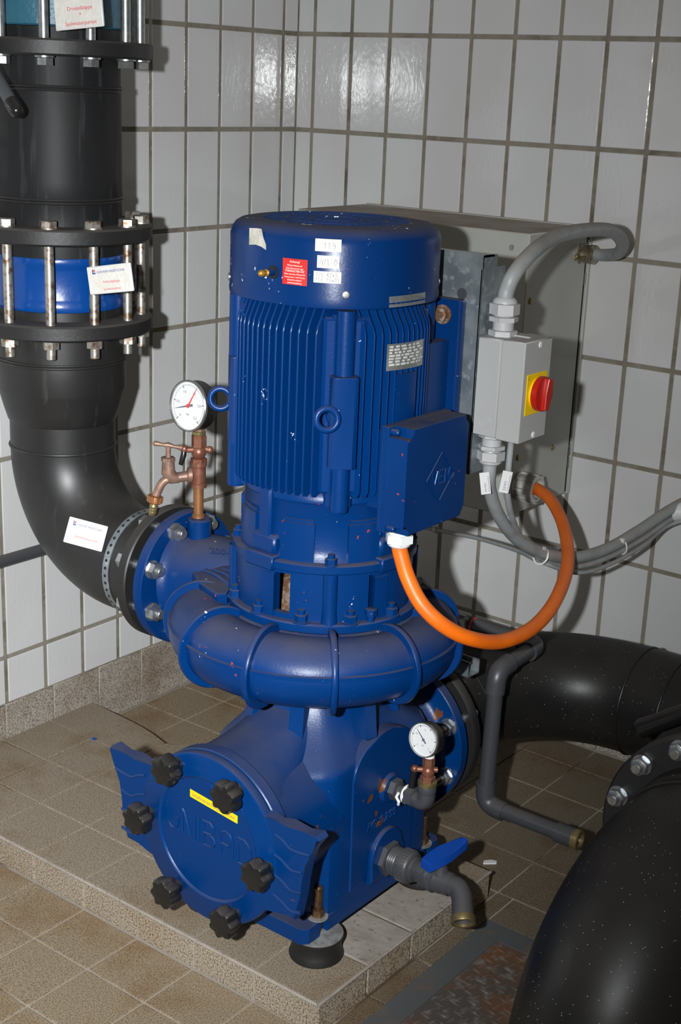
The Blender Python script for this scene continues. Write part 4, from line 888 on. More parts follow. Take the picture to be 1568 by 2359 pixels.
# ================================================================== GAUGE AND TAP ON THE DISCHARGE
def gauge(name, label, c, R, stem_z, m_case, face=(0,-1,0), depth=.034, needle=215, redp=None, nums=(), cap='bar'):
    c = Vector(c); d = Vector(face).normalized(); t = thing(name, label, 'gauge', (c.x, c.y, stem_z))
    bs = basis(d, (0,0,1)); M = Matrix.Translation(c) @ bs.to_4x4()     # local z = face normal, local y up
    mb = MB(); mb.lathe([(0,-depth),(R*.93,-depth),(R*.98,-depth+.003),(R,-depth+.008),(R,-.004),(R*.9,-.004)], c, d, 56); mb.build('case', 'black_plastic', t)
    mb = MB(); mb.lathe([(R*1.0,-.006),(R*1.035,-.004),(R*1.035,.001),(R*.98,.003),(R*.95,.001),(R*.95,-.004)], c, d, 56); mb.build('bezel', 'dial_glass_rim', t)
    mb = MB(); mb.lathe([(0,-.002),(R*.955,-.002)], c, d, 56); dl = mb.build('dial', 'dial_white', t)
    ex = bs @ Vector((1,0,0)); ey = bs @ Vector((0,1,0)); f = planar(c, ex, ey, -.0012)
    mb = MB()
    for k in range(51):
        a = R_(225-270*k/50); r0 = R*(.80 if k % 10 else .74); wq = .0004 if k % 10 else .0009
        p, q = Vector((math.cos(a),math.sin(a))), Vector((-math.sin(a),math.cos(a)))
        i = len(mb.v); mb.v += [tuple(f(*(p*r0-q*wq))),tuple(f(*(p*r0+q*wq))),tuple(f(*(p*R*.88+q*wq))),tuple(f(*(p*R*.88-q*wq)))]; mb.f.append((i,i+1,i+2,i+3))
    mb.build('scale_marks', 'ink', dl)['kind'] = 'stuff'
    for k, s_ in enumerate(nums):
        a = R_(225-270*k/(len(nums)-1)); text(s_, R*.15, lambda x,y,z=0: f(x+R*.60*math.cos(a), y+R*.60*math.sin(a)-R*.05), 'numeral', 'ink', dl, align='CENTER')
    text(cap, R*.13, lambda x,y,z=0: f(x, y-R*.38), 'numeral', 'ink', dl, align='CENTER')
    def hand(a, L, m, nm, wd, back):
        a = R_(a); p, q = Vector((math.cos(a),math.sin(a))), Vector((-math.sin(a),math.cos(a))); g = planar(c, ex, ey, -.0006)
        m2 = MB(); P4 = [p*-back+q*wd*1.6, p*-back-q*wd*1.6, p*L-q*wd*.3, p*L+q*wd*.3]
        m2.v = [tuple(g(v.x,v.y,z)) for z in (0,.0006) for v in P4]; m2.f = [(0,1,2,3),(4,5,6,7),(0,1,5,4),(1,2,6,5),(2,3,7,6),(3,0,4,7)]; m2.build(nm, m, t)
    hand(needle, R*.75, 'ink', 'needle', R*.03, R*.25)
    if redp is not None: hand(redp, R*.86, 'print_red', 'limit_pointer', R*.025, R*.06)
    mb = MB(); mb.lathe([(R*.08,-.0005),(R*.08,.0012),(0,.0012)], c, d, 16); mb.build('hub', 'ink' if redp is None else 'print_red', t)
    return t, M
GX, GY = .656, -1.078
gt, _ = gauge('pressure_gauge', 'large round pressure gauge on a copper pipe above the discharge flange', (GX-.002,GY-.031,1.036), .0500, .796, 'black_plastic', (-.04,-1,.10), .036, 196, 62, ('0','0.5','1.0','1.5','2.0','2.5'))
mb = MB(); mb.cyl(.0105,.796,.868,(GX,GY,0),seg=18); mb.lathe([(.0105,.796),(.0135,.797),(.0135,.803),(.0105,.806)],(GX,GY,0),seg=18); mb.build('copper_riser', 'copper_pipe', gt)
mb = MB(); mb.lathe([(.0105,.860),(.0165,.862),(.0165,.870),(.0145,.872),(.0145,.905),(.0165,.907),(.0165,.915),(.012,.917)],(GX,GY,0),seg=20); mb.hexa(.030,.913,.924,(GX,GY,0)); tee = mb.build('tee_fitting', 'copper_red', gt)
mb = MB(); mb.sphere(.0155,(GX,GY,.936),16); mb.hexa(.027,.948,.972,(GX,GY,0)); ex_ = Vector((-.63,-.77,0)); mb.cyl(.0062,-.021,.030,(GX,GY,.941),ex_,12); mb.sphere(.0085,Vector((GX,GY,.943))+ex_*.030,12); mb.sphere(.008,Vector((GX,GY,.940))-ex_*.022,12); ck = mb.build('gauge_cock', 'copper_red', gt)
mb = MB(); q0 = Vector((GX,GY,.943))+ex_*.030; mb.tube([q0, q0+Vector((.002,-.004,-.012)), q0+ex_*.004+Vector((0,-.004,-.032))],[.005,.006,.005],10); mb.build('cock_handle', 'black_plastic', ck)
mb = MB(); mb.lathe([(.012,.970),(.0135,.973),(.0135,.979),(.011,.981)],(GX,GY,0),seg=18); mb.build('seal_nut', 'brass', gt)
mb = MB(); mb.hexa(.021,.980,.992,(GX,GY,0)); mb.cyl(.0075,.990,1.002,(GX,GY,0),seg=14); mb.build('stem', 'bronze', gt)
# tap
tp_ = thing('hose_tap', 'small weathered bronze tap with hose tail beside the large gauge', 'tap', (GX, GY, .885))
e = Vector((-.66,-.75,0)); p0 = Vector((GX,GY,.888))
mb = MB(); mb.lathe([(.012,.012),(.0165,.014),(.0165,.022),(.0125,.024)], p0, e, 18); mb.lathe([(.0105,.022),(.0105,.048)], p0, e+Vector((0,0,-.12)), 16)
bc = p0+e*.052+Vector((0,0,-.006))
mb.tube([bc+e*-.012, bc, bc+e*.010+Vector((0,0,.012)), bc+e*.010+Vector((0,0,.036))],[.0105,.0135,.0145,.0125],16)
mb.tube(bez([bc+e*.004, bc+e*.020+Vector((0,0,-.008)), bc+e*.030+Vector((0,0,-.026)), bc+e*.036+Vector((0,0,-.040))],5),.0085,14); mb.build('tap_body', 'bronze', tp_)
hd = bc+e*.010+Vector((0,0,.036))
mb = MB(); mb.hexa(.026,0,.008,hd); mb.cyl(.0055,.008,.030,hd,seg=12); mb.build('bonnet', 'bronze', tp_)
hq = Vector((.80,.58,-.12)).normalized()
mb = MB(); mb.tube([hd+Vector((0,0,.032))-hq*.026, hd+Vector((0,0,.032))-hq*.012, hd+Vector((0,0,.033)), hd+Vector((0,0,.032))+hq*.012, hd+Vector((0,0,.032))+hq*.026],[.0055,.0035,.006,.0035,.0055],10); mb.sphere(.0058,hd+Vector((0,0,.032))-hq*.026,10); mb.sphere(.0058,hd+Vector((0,0,.032))+hq*.026,10); mb.build('handle', 'bronze', tp_)
sp0 = bc+e*.036+Vector((0,0,-.040)); sd = (e*.18+Vector((0,0,-1))).normalized()
mb = MB(); n=16
mb.lathe([(.008,-.004),(.0150,-.002),(.0155,.002),(.0155,.010),(.0125,.013),(.0,.013)], sp0, sd, 18)
for k in range(12):
    a = 2*PI*k/12; bq = basis(sd); mb.cyl(.0016,-.002,.010,sp0+(bq@Vector((math.cos(a),math.sin(a),0)))*.0155,sd,6)
mb.build('union_nut', 'copper_pipe', tp_)
mb = MB(); mb.lathe([(.0085,.012),(.0085,.018),(.0095,.020),(.0080,.024),(.0093,.026),(.0078,.030),(.0090,.032),(.0070,.038),(.005,.038),(.005,.02)], sp0, sd, 16); mb.build('hose_tail', 'brass', tp_)

# ================================================================== SMALL GAUGE ON THE STRAINER
SG = (1.243, -1.062)
g2, _ = gauge('vacuum_gauge', 'small round vacuum gauge on a grey plastic elbow at the strainer side', (SG[0]-.001,SG[1]-.022,.490), .0325, .352, 'black_plastic', (-.05,-1,.16), .026, 138, None, ('-1','-0.6','0','1','2'), 'bar')
mb = MB(); mb.cyl(.011,.395,.408,(*SG,0),seg=14); mb.hexa(.026,.397,.407,(*SG,0)); mb.sphere(.0135,(*SG,.417),14); mb.hexa(.021,.428,.446,(*SG,0)); ckx = Vector((-.80,-.60,0)); mb.cyl(.0055,-.018,.026,(*SG,.420),ckx,10); mb.sphere(.0078,Vector((*SG,.421))+ckx*.026,10); mb.hexa(.017,.451,.460,(*SG,0)); mb.cyl(.006,.446,.466,(*SG,0),seg=12); ck = mb.build('gauge_cock', 'copper_red', g2)
q0 = Vector((*SG,.421))+ckx*.026; mb = MB(); mb.tube([q0, q0+Vector((-.001,-.002,-.012)), q0+Vector((-.003,-.002,-.040))],[.0045,.0055,.0062],10); mb.build('cock_handle', 'black_plastic', ck)
mb = MB(); mb.lathe([(.012,.390),(.0138,.391),(.0138,.396),(.012,.397)],(*SG,0),seg=16); mb.build('thread_tape', 'ptfe', g2); mb = MB(); mb.lathe([(.009,.446),(.0108,.447),(.0108,.4505),(.009,.4515)],(*SG,0),seg=14); mb.build('thread_tape', 'ptfe', g2)
mb = MB(); PZ_ = .352; mb.tube([Vector((1.155,SG[1],PZ_)), Vector((1.21,SG[1],PZ_-.003))] + arc((SG[0]-.016,SG[1],PZ_+.012),(0,0,-.016),(.016,0,0),6) + [Vector((*SG,.392))], [.0125,.0135]+[.0172]*8, 22); mb.lathe([(.0175,.372),(.0182,.373),(.0182,.388),(.0175,.389)],(*SG,0),seg=20); mb.build('elbow', 'pvc', g2)
mb = MB(); mb.hexa(.038,0,.014,(1.166,SG[1],PZ_+.0005),(1,0,0)); mb.hexa(.037,.034,.052,(1.166,SG[1],PZ_-.001),(1,0,0),.4); mb.build('union_nut', 'pvc', g2)
mb = MB(); mb.lathe([(.014,.0),(.0185,.001),(.0190,.007),(.0165,.009)],(1.194,SG[1],PZ_-.001),(1,0,0),20); mb.tube([(1.190,SG[1]-.017,PZ_+.006),(1.186,SG[1]-.0185,PZ_-.004),(1.193,SG[1]-.019,PZ_-.012),(1.190,SG[1]-.016,PZ_-.02)],.003,6); mb.build('thread_tape', 'ptfe', g2)
mb = MB(); mb.lathe([(.0180,.387),(.0186,.388),(.0186,.396),(.0140,.3975)],(*SG,0),seg=20); mb.build('brass_ring', 'brass', g2)

# ================================================================== DRAIN VALVE
DRY, DRZ = -1.070, .203
dv_ = thing('drain_valve', 'grey plastic drain valve with blue handle and downward spout on the strainer', 'valve', (1.17, DRY, DRZ))
X_ = lambda prof, mat_, nm, par=dv_, seg=28: (lambda m2: (m2.lathe(prof, (0,DRY,DRZ), (1,0,0), seg), m2.build(nm, mat_, par))[1])(MB())
mb = MB(); mb.hexa(.062,1.166,1.180,(0,DRY,DRZ),(1,0,0)); mb.lathe([(.027,1.178),(.0295,1.180)]+[(.0285+(.001 if i%2 else 0),1.180+.0022*i) for i in range(9)]+[(.027,1.200)],(0,DRY,DRZ),(1,0,0),28); mb.build('bushing', 'pvc', dv_)
mb = MB(); mb.lathe([(.022,1.199),(.0315,1.200),(.0325,1.203),(.0325,1.224),(.030,1.228),(.025,1.230),(.025,1.236),(.0215,1.238)],(0,DRY,DRZ),(1,0,0),36)
for k in range(30):
    a = 2*PI*k/30; mb.box(1.203,1.222,-.0012,.0012,.0320,.0338, Matrix.Translation((0,DRY,DRZ)) @ Matrix.Rotation(a,4,'X'))
mb.build('union_nut', 'pvc', dv_)
X_([(.0200,1.236),(.0215,1.238),(.0215,1.262),(.0195,1.264),(.0195,1.268)], 'pvc', 'valve_socket')
mb = MB(); mb.lathe([(.018,1.262),(.026,1.263),(.027,1.266),(.025,1.268),(.027,1.270),(.025,1.2725),(.0285,1.274),(.0285,1.283),(.0245,1.286),(.0235,1.292),(.0225,1.318),(.0215,1.319)],(0,DRY,DRZ),(1,0,0),32)
mb.lathe([(.020,.0),(.017,.02),(.011,.036),(.011,.046)],(1.292,DRY,DRZ),(-.04,.02,1),20); mb.build('valve_body', 'pvc', dv_)
hc = Vector((1.290,DRY,DRZ+.047)); hdv = Vector((.30,1,.22)).normalized()
mb = MB(); bq = Matrix((hdv, Vector((0,0,1)).cross(hdv).normalized(), Vector((0,0,1)))).transposed().to_4x4(); bq.translation = hc
hp = [(-.040,-.0125),(-.036,-.0135),(-.010,-.0175),(.012,-.0175),(.055,-.0105),(.062,-.006),(.062,.006),(.055,.0105),(.012,.0175),(-.010,.0175),(-.036,.0135),(-.040,.0125)]
mb.prism(hp, -.004, .014, bq, bev=.004); mb.build('handle', 'blue_plastic', dv_)
q = bez([(1.318,DRY,DRZ),(1.334,DRY-.001,DRZ-.001),(1.349,DRY-.010,DRZ-.010)], 4); dd_ = Vector((.50,-.64,-.58)).normalized()
spts = q+[q[-1]+dd_*.010, q[-1]+dd_*.024, q[-1]+dd_*.042]
mb = MB(); mb.tube(spts, [.0205]*(len(spts)-2)+[.0212,.0222], 28, caps=False); mb.tube([q[-1]+dd_*.010, q[-1]+dd_*.044], .0175, 24, caps=False); mb.build('spout', 'pvc', dv_)
mb = MB(); mb.lathe([(.0175,.036),(.0235,.036),(.0240,.038),(.0240,.048),(.0235,.050),(.0180,.050),(.0175,.040)], q[-1], dd_, 32); mb.build('brass_ring', 'brass', dv_)
mb = MB(); mb.lathe([(0,.010),(.0175,.010)], q[-1], dd_, 20); mb.build('bore', 'pvc', dv_)

# ================================================================== SUCTION LINE
SZ = .335
su = thing('suction_elbow', 'dusty black plastic pipe bend behind the pump running along the tiled wall', 'pipe', (1.1, -.5, 0))
mb = MB(); mb.lathe([(.10,.052),(.168,.052),(.170,.055),(.170,.076),(.168,.079),(.10,.079)], (XC,SY,SZ-.001), (0,1,0), 80); mb.build('backing_flange', 'black_flange', su)
mb = MB(); mb.lathe([(.10,.026),(.134,.026),(.134,.052),(.10,.052)], (XC,SY,SZ), (0,1,0), 64); mb.build('stub_end', 'black_pipe_dirty', su)
mb = MB(); pts = [Vector((XC,-.76,SZ)),Vector((XC,-.70,SZ)),Vector((XC,-.655,SZ))]+arc((XC+.325,-.645,SZ),(-.325,0,0),(0,.325,0),20)+[Vector((1.345,-.32,SZ)),Vector((1.50,-.32,SZ))]
mb.tube(pts, [.1125,.1125,.124]+[.1255]*(len(pts)-3), 64, caps=False); se = mb.build('elbow', 'black_pipe_dirty', su)
for P, d in (((XC,-.648,SZ),(0,1,0)), ((1.335,-.32,SZ),(1,0,0)), ((1.425,-.32,SZ),(1,0,0))):
    mb = MB(); mb.torus(.1262,.0028,P,d,72,8); mb.build('weld_bead', 'black_pipe_dirty', se)
s2 = thing('suction_bend', 'black plastic pipe bend at the right turning back towards the foreground flange', 'pipe', (1.6, -.45, 0))
FX, FY, FZ = 1.742, -.87, .352
pts = [Vector((1.50,-.32,SZ))]+arc((1.50,-.562,SZ+.005),(0,.242,0),(.242,0,.012),14)+[Vector((FX,-.70,FZ))]
mb = MB(); mb.tube(pts, [.1255]+[.128+.03*min(1,i/12) for i in range(len(pts)-1)], 64, caps=False); mb.build('elbow', 'black_pipe_dirty', s2)
mb = MB(); mb.lathe([(.12,.165),(.220,.165),(.222,.162),(.222,.140),(.220,.137),(.12,.137)], (FX,FY,FZ), (0,1,0), 96); mb.build('backing_flange', 'black_flange', s2)
bf = thing('suction_valve', 'black shut-off valve with a round lever between two flanges at the right edge', 'valve', (FX, -.79, 0))
mb = MB(); mb.lathe([(.12,.034),(.172,.034),(.175,.038),(.175,.128),(.172,.132),(.12,.132)], (FX,FY,FZ), (0,1,0), 80); mb.build('valve_body', 'black_flange', bf)
a0 = Vector((1.536,-.775,.497)); a1 = Vector((1.70,-.775,.615))
mb = MB(); dl_ = (a1-a0).normalized(); mb.sphere(.0195, a0+dl_*.006, 20); mb.tube([a0+dl_*.006, a0+dl_*.04, a1], [.0195,.0185,.0170], 20); mb.build('lever', 'black_plastic', bf)
mb = MB(); mb.cyl(.02,0,.13,(1.70,-.79,FZ+.155),(0,0,1),18); mb.box(1.675,1.725,-.815,-.755,.595,.635,bev=.004); mb.build('lever_hub', 'black_flange', bf)
fg = thing('suction_drop_pipe', 'large dusty black pipe bend in the right foreground diving to the floor', 'pipe', (FX, -1.25, 0))
mb = MB(); mb.lathe([(.15,-.002),(.218,-.002),(.222,.002),(.222,.028),(.219,.032),(.15,.032)], (FX,FY,FZ), (0,1,0), 112); fgf = mb.build('backing_flange', 'black_flange', fg)
for k in range(14):
    a = R_(140.4+25.714*k); P = Vector((FX+.198*math.cos(a), FY-.002, FZ+.198*math.sin(a))); inst('flange_bolt', nut_me, fgf, P, basis((0,-1,0)) @ Matrix.Rotation(.8*k,3,'Z'))
pts = [Vector((FX,FY,FZ)),Vector((FX,FY-.04,FZ)),Vector((FX,FY-.045,FZ)),Vector((FX,-.985,FZ))]+arc((FX,-1.0,FZ-.262),(0,0,.262),(0,-.262,0),20)+[Vector((FX,-1.262,0.0))]
mb = MB(); mb.tube(pts, [.165,.165,.160,.160]+[.1605]*(len(pts)-4), 80, caps=False); fe = mb.build('elbow', 'black_pipe_dirty', fg)
mb = MB(); mb.torus(.162,.0035,(FX,-.942,FZ),(0,1,0),80,8); mb.build('weld_bead', 'black_pipe_dirty', fe)

# ---- grey vent pipe
vp = thing('vent_pipe', 'thin grey plastic pipe bent in steps in front of the black suction bend', 'pipe', (1.168, -.70, .167))
r_ = .0175; rf = .0215; Vx, Vy = 1.165, -.700; zb, zt = .167, .484; yb_ = -.514; xe = 1.392
mb = MB(); mb.tube([(Vx,Vy,zb+.02),(Vx+.004,Vy,zt-.02)], r_, 24); mb.build('upright', 'pvc', vp)
mb = MB(); mb.tube([(Vx+.02,Vy,zb),(xe,Vy,zb)], r_, 24); mb.build('floor_run', 'pvc', vp)
mb = MB(); mb.tube([(Vx+.004,Vy+.02,zt),(Vx-.002,yb_-.015,zt)], r_, 24); mb.build('cross_run', 'pvc', vp)
mb = MB(); mb.tube([(Vx-.02,yb_,zt),(.97,yb_,zt)], r_, 24); mb.build('back_run', 'pvc', vp)
for c0, a_, b_ in (((Vx+.026,Vy,zb+.026),(-.026,0,0),(0,0,-.026)), ((Vx+.004,Vy+.026,zt-.026),(0,-.026,0),(0,0,.026)), ((Vx-.028,yb_-.026,zt),(.026,0,0),(0,.026,0))):
    q = arc(c0,a_,b_,8); d0 = (q[0]-q[1]).normalized(); d1 = (q[-1]-q[-2]).normalized()
    mb = MB(); mb.tube([q[0]+d0*.024]+q+[q[-1]+d1*.024], rf, 24); mb.build('elbow', 'pvc', vp)
mb = MB(); mb.tube([(xe-.047,Vy,zb),(xe-.003,Vy,zb)], rf, 24); mb.build('end_socket', 'pvc', vp)
mb = MB(); mb.lathe([(.018,-.007),(.0225,-.007),(.0225,.006),(.0205,.008),(.015,.008),(.015,-.003),(0,-.003)],(xe,Vy,zb),(1,0,0),28); mb.build('brass_ring', 'brass', vp)
mb = MB(); mb.lathe([(.0175,.972),(.0205,.972),(.0205,.984),(.0175,.984)], (0,yb_,zt), (1,0,0), 20); mb.box(.970,.986,yb_-.030,yb_-.018,zt+.004,zt+.018); mb.build('screw_clamp', 'galv', vp)
mb = MB(); mb.lathe([(.0175,.990),(.0190,.990),(.0190,.996),(.0175,.996)], (0,yb_,zt), (1,0,0), 20); mb.build('red_ring', 'print_red', vp)
mb = MB(); mb.tube(bez([(.992,yb_,zt),(.94,yb_,zt),(.90,yb_-.01,zt+.03),(.87,yb_-.06,zt+.09)],5), .0165, 16); mb.build('hose', 'pvc', vp)
rail = MB(); M = Matrix.Translation((1.165,-.79,.518)) @ Matrix.Rotation(R_(-4),4,'Z')
for b_ in ((-.16,0,-.02,-.017,-.016,.016),(-.16,0,.017,.02,-.016,.016),(-.16,0,-.02,.02,-.016,-.013),(-.16,0,-.02,-.010,.013,.016),(-.16,0,.010,.02,.013,.016)): rail.box(*b_, M)
tag(rail.build('mounting_rail', 'galv'), 'short galvanised channel sticking out under the right of the spiral casing', 'rail')

# ================================================================== CONTROL CABINET, BRACKET, SWITCH
cb = thing('control_cabinet', 'grey steel control cabinet with a dusty top on the tiled wall', 'cabinet', (.60, -.15, .68))
CX0, CX1, CY0, CZ0, CZ1 = .26, .938, -.300, .685, 1.354
mb = MB(); mb.box(CX0, CX1, CY0, -.022, CZ0, CZ1, bev=.003); cbo = mb.build('body', 'cabinet', cb)
mb = MB(); mb.box(CX0+.003, CX1-.003, -.022, -.012, CZ0+.004, CZ1-.004); mb.build('gasket', 'dark_hole', cb)
mb = MB(); mb.box(CX0-.001, CX1+.004, -.012, -.001, CZ0-.002, CZ1+.002, bev=.002); mb.build('back_panel', 'cabinet', cb)
mb = MB(); mb.lathe([(.007,0),(.007,.001),(.0035,.0012),(0,.0005)], (CX1-.045,CY0,CZ1-.035), (0,-1,0), 16); mb.build('rivet', 'zinc', cb)
sc = MB(); sc.lathe([(.0075,0),(.007,.003),(.0045,.0045),(0,.0045)], seg=16); sc_me = sc.mesh('screw', 'brass')
for y, z in ((-.276,.828),(-.108,.822),(-.075,1.285),(-.276,1.2)): inst('screw', sc_me, cb, (CX1,y,z), basis((1,0,0)))
for z in (.765,.80,1.23,1.31):
    mb = MB(); mb.box(CX1-.002,CX1+.0015,-.019,-.013,z-.014,z+.014); mb.build('latch_clip', 'zinc', cb)
mb = MB(); go = (CX1,-.045,1.293); mb.hexa(.046,0,.007,go,(1,0,0)); mb.lathe([(.019,.007),(.0215,.008),(.0215,.022),(.023,.024),(.023,.034),(.019,.038),(.013,.040)],go,(1,0,0),24); mb.build('cable_gland', 'gland_nickel', cb)
mb = MB(); go = (CX1,-.262,.757); mb.lathe([(.034,0),(.034,.005),(.029,.006),(.030,.030),(.0335,.031),(.0335,.052),(.031,.054),(.0255,.054),(.024,.044),(0,.044)],go,(1,0,0),32)
for k in range(8):
    a = 2*PI*k/8; mb.box(.006,.052,-.003,.003,.030,.036, Matrix.Translation(go) @ Matrix.Rotation(a,4,'X'))
mb.build('cable_bushing', 'gland_old', cb)
# galvanised bracket on the motor feet
br = thing('switch_bracket', 'galvanised steel sheet bracket behind the motor carrying the isolator switch', 'bracket', (1.1, -.91, .96))
mb = MB(); mb.box(.80, 1.203, -.9235, -.9205, .968, 1.352, bev=.0008); mb.box(1.200, 1.203, -.9235, -.845, .968, 1.352); sh = mb.build('sheet', 'galv', br)
mb = MB(); mb.box(.80, 1.203, -.9245, -.9205, 1.352, 1.378); mb.box(.80, 1.203, -.9235, -.885, 1.372, 1.3755); mb.box(1.1985, 1.203, -.9235, -.875, 1.352, 1.3755); mb.build('top_flange', 'galv', br)
mb = MB(); mb.lathe([(0,.0005),(.0105,.0005)], (1.162,-.9235,1.303), (0,-1,0), 24); mb.build('drilled_hole', 'pvc', br)  # grey disc drawn as the hole, shade on the cabinet behind in its colour
# isolator switch
sw = thing('isolator_switch', 'light grey isolator switch box with red rotary knob on yellow plate', 'switch', (1.25, -.88, 1.045))
SX0, SX1, SY0, SY1, SZ0, SZ1 = 1.2035, 1.304, -.924, -.829, 1.047, 1.231
mb = MB(); mb.box(SX0, SX0+.050, SY0, SY1, SZ0, SZ1, bev=.0025); mb.build('base', 'switch_grey', sw)
mb = MB(); mb.box(SX0+.0508, SX1, SY0-.0012, SY1+.0012, SZ0-.0012, SZ1+.0012, bev=.002); mb.build('cover', 'switch_grey', sw)
mb = MB(); mb.box(SX0+.005, SX1-.02, SY1-.05, SY1-.042, SZ1, SZ1+.004); mb.build('top_rib', 'switch_grey', sw)
for y, z in ((SY0+.052,SZ1-.008),(SY0+.052,SZ0+.008)):
    mb = MB(); mb.lathe([(.006,0),(.0058,.0015),(.004,.002),(0,.002)], (SX1,y,z), (1,0,0), 14); mb.build('screw', 'gland_white', sw)
mb = MB(); mb.torus(.0115,.0004,(SX0+.026,SY0,SZ0+.028),(0,-1,0),28,5); mb.build('knockout', 'switch_grey', sw)
KY, KZ = -.8745, 1.1345
mb = MB(); mb.box(SX1, SX1+.0018, KY-.0375, KY+.0345, KZ-.0385, KZ+.0375, bev=.0006); yp = mb.build('yellow_plate', 'sticker_yellow', sw)
mb = MB(); mb.lathe([(.0290,0),(.0290,.004),(.030,.005)], (SX1+.0018,KY,KZ), (1,0,0), 32); mb.build('knob_collar', 'sticker_yellow', yp)
kb = MB(); kb.lathe([(.020,.004),(.0318,.005),(.0325,.008),(.0318,.0155),(.029,.0175),(0,.0175)], (SX1+.0018,KY,KZ), (1,0,0), 44)
Mk = Matrix.Translation((SX1+.0018,KY,KZ)) @ Matrix.Rotation(R_(-8),4,'X')
kb.prism([(-.0085,-.029),(.0085,-.029),(.010,0),(.0085,.029),(-.0085,.029),(-.010,0)], .016, .0265, Mk @ Matrix(((0,0,1,0),(1,0,0,0),(0,1,0,0),(0,0,0,1))), bev=.0025); kb = kb.build('rotary_knob', 'knob_red', sw)
mb = MB(); mb.box(.0176,.0205,.014,.023,-.004,.004,Matrix.Translation((SX1+.0018,KY,KZ+.004))); mb.build('lock_insert', 'sticker_yellow', kb)
text('0', .007, planar((SX1+.0019,KY-.034,KZ+.0275),(0,1,0),(0,0,1)), 'lettering', 'ink', yp); text('1', .007, planar((SX1+.0019,KY+.002,KZ+.031),(0,1,0),(0,0,1)), 'lettering', 'ink', yp)
def gland2(parent, o, d, r, m, L):
    mb = MB(); mb.hexa(r*2.05,0,L*.16,o,d); mb.lathe([(r*.86,L*.14),(r*.86,L*.40)],o,d,24); mb.hexa(r*2.1,L*.38,L*.52,o,d,.25); mb.lathe([(r*.85,L*.5),(r*.9,L*.56)],o,d,24); mb.hexa(r*2.15,L*.56,L*.86,o,d,.1); mb.lathe([(r*1.0,L*.84),(r*.98,L*.92),(r*.75,L),(r*.55,L)],o,d,24); return mb.build('cable_gland', m, parent)
gland2(sw, (SX0+.026,-.882,SZ1), (0,0,1), .0225, 'gland_grey', .070); gland2(sw, (SX0+.022,-.886,SZ0), (0,0,-1), .0215, 'gland_grey', .062); gland2(sw, (SX0+.044,-.852,SZ0), (0,0,-1), .0105, 'gland_grey', .016)

# ================================================================== CABLES
def cable(name, label, pts, r, m, n=8):
    mb = MB(); mb.tube(bez(pts, n), r, 18); return tag(mb.build(name, m), label, 'cable')
co = cable('motor_cable', 'thick orange cable looping from the terminal box to the cabinet', [(1.208,-1.150,.885),(1.213,-1.150,.868),(1.232,-1.15,.826),(1.264,-1.15,.786),(1.298,-1.13,.751),(1.323,-1.08,.718),(1.335,-.99,.687),(1.335,-.88,.677),(1.315,-.76,.685),(1.272,-.63,.703),(1.217,-.52,.720),(1.136,-.40,.737),(1.059,-.315,.753),(1.0,-.268,.757),(.978,-.262,.758)], .0142, 'cable_orange')
cg = cable('supply_cable', 'thick grey cable arching from the isolator switch to the cabinet side', [(1.2295,-.882,1.290),(1.231,-.882,1.312),(1.238,-.87,1.344),(1.232,-.80,1.377),(1.201,-.66,1.394),(1.182,-.50,1.396),(1.163,-.35,1.384),(1.122,-.21,1.347),(1.066,-.11,1.312),(1.012,-.062,1.298),(.972,-.046,1.294)], .0145, 'cable_grey')
cd = cable('feed_cable', 'thick grey cable sagging from under the isolator switch to the white conduit', [(1.2255,-.886,.995),(1.224,-.884,.968),(1.214,-.86,.926),(1.204,-.80,.858),(1.196,-.70,.782),(1.20,-.58,.723),(1.211,-.46,.690),(1.224,-.34,.684),(1.240,-.22,.702),(1.263,-.10,.733),(1.30,-.045,.752),(1.45,-.04,.79)], .0130, 'cable_grey')
ct = cable('control_cable', 'thin grey cable running below the thick sagging grey cable', [(1.2475,-.852,1.035),(1.245,-.85,.975),(1.240,-.84,.927),(1.226,-.79,.861),(1.203,-.70,.788),(1.194,-.59,.712),(1.213,-.475,.672),(1.229,-.35,.665),(1.246,-.22,.680),(1.268,-.095,.711),(1.31,-.05,.732),(1.45,-.045,.77)], .0062, 'cable_grey')
cw = cable('link_cable', 'thin grey cable behind the terminal box running right to the cable bundle', [(.60,-.22,.572),(.731,-.28,.599),(.906,-.38,.643),(1.081,-.50,.684),(1.185,-.585,.706),(1.222,-.475,.660),(1.238,-.35,.652),(1.254,-.22,.668),(1.275,-.095,.700),(1.45,-.05,.757)], .0050, 'cable_grey')
mb = MB(); cq = Vector((.72,-.274,.5965)); mb.lathe([(.005,-.007),(.0085,-.007),(.0085,.007),(.005,.007)], cq, (.9,-.4,.2), 14); tag(mb.build('cable_clip', 'gland_grey'), 'small grey clip on the thin cable behind the terminal box', 'clip')
for P, d, lb in (((1.1965,-.60,.728), (.03,.92,-.40), 'white cable tie on the grey cable bundle nearest the orange cable'), ((1.231,-.29,.681), (.13,.98,.13), 'white cable tie on the grey cable bundle towards the white conduit')):
    mb = MB(); P = Vector(P); d = Vector(d).normalized(); n_ = 28; bq = basis(d,(0,0,1)); pts = [P + bq @ Vector((.0165*math.cos(2*PI*k/n_), .0185*math.sin(2*PI*k/n_)-.0035, 0)) for k in range(n_)]
    mb.tube(pts, .0022, 6, closed=True); mb.box(-.005,.005,-.005,.005,-.004,.005, Matrix.Translation(P+Vector((.008,-.010,.015)))); tag(mb.build('cable_tie', 'white_plastic'), lb, 'cable tie', 'cable ties on the grey bundle')
mb = MB(); cdir = Vector((.95,.30,.20)).normalized(); c0 = Vector((1.262,-.088,.722)); mb.lathe([(.0205,0),(.0225,0),(.0225,.40),(.0205,.40),(.0205,0)], c0, cdir, 28)
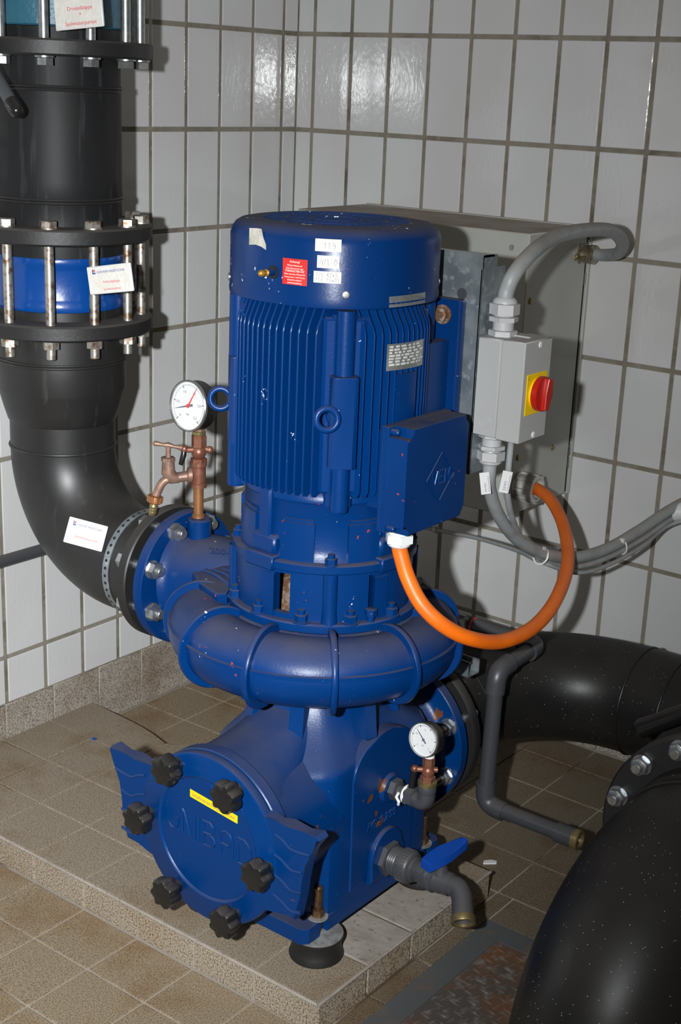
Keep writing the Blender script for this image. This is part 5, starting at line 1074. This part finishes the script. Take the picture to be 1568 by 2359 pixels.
tag(mb.build('cable_conduit', 'conduit_white'), 'white plastic conduit end at the right edge swallowing the grey cables', 'conduit')
# cable tags
for P, ex, ey, lb, t1 in (((1.226,-.900,.951),(.17,.0,-.05),(.0,0,1),'white printed marker tag tied to the thick grey cable','41/W1'), ((1.256,-.876,.955),(.8,.35,.0),(.08,0,1),'white printed marker tag tied to the thin grey cable','E3/W3')):
    ex = Vector((.80,.60,0)); tilt = -.13 if t1 == '41/W1' else .12
    ex = (ex+Vector((0,0,tilt*-1.0))).normalized() if False else ex
    ey = (Vector((0,0,1))+Vector((.8,.6,0))*(-.16 if t1 == '41/W1' else .14)).normalized(); ex = (ex-ey*ex.dot(ey)).normalized(); nn_ = ex.cross(ey)
    M = Matrix((ex,ey,nn_)).transposed().to_4x4(); M.translation = Vector(P)
    o_ = thing('cable_tag', lb, 'tag', P); mb = MB(); mb.box(-.0095,.0095,-.0215,.0215,-.002,.002,M,bev=.0008); mb.build('plate', 'white_plastic', o_)
    fT = lambda x,y,z=0: M @ Vector((-y+.002, x-.016, .0024)); text(t1, .0065, fT, 'lettering', 'ink', o_); text('Pumpe Schwimmbad', .0042, lambda x,y,z=0: M @ Vector((-y+.0075, x-.016, .0024)), 'lettering', 'ink', o_, width=.030)

# ================================================================== SMALL THINGS
mb = MB(); mb.tube([(.030,-.55,.5455),(.030,-2.6,.560)], .0145, 20); tag(mb.build('conduit_pipe', 'pvc'), 'thin grey plastic pipe along the left tiled wall behind the black bend', 'pipe')
mb = MB(); mb.prism([(-.016,-.004),(.014,-.006),(.017,.002),(.004,.008),(-.012,.006)], 0, .004, Matrix.Translation((1.166,-.660,.0005)) @ Matrix.Rotation(.8,4,'Z')); tag(mb.build('plastic_chip', 'white_plastic'), 'small white chip lying on the floor right of the blue valve handle', 'chip')
mb = MB(); mb.prism([(-.006,-.004),(.006,-.003),(.004,.004),(-.005,.003)], 0, .003, Matrix.Translation((.165,-.925,PZ)) ); tag(mb.build('paint_flake', 'blue_plastic'), 'tiny blue paint flake on the plinth left of the strainer lid', 'flake')
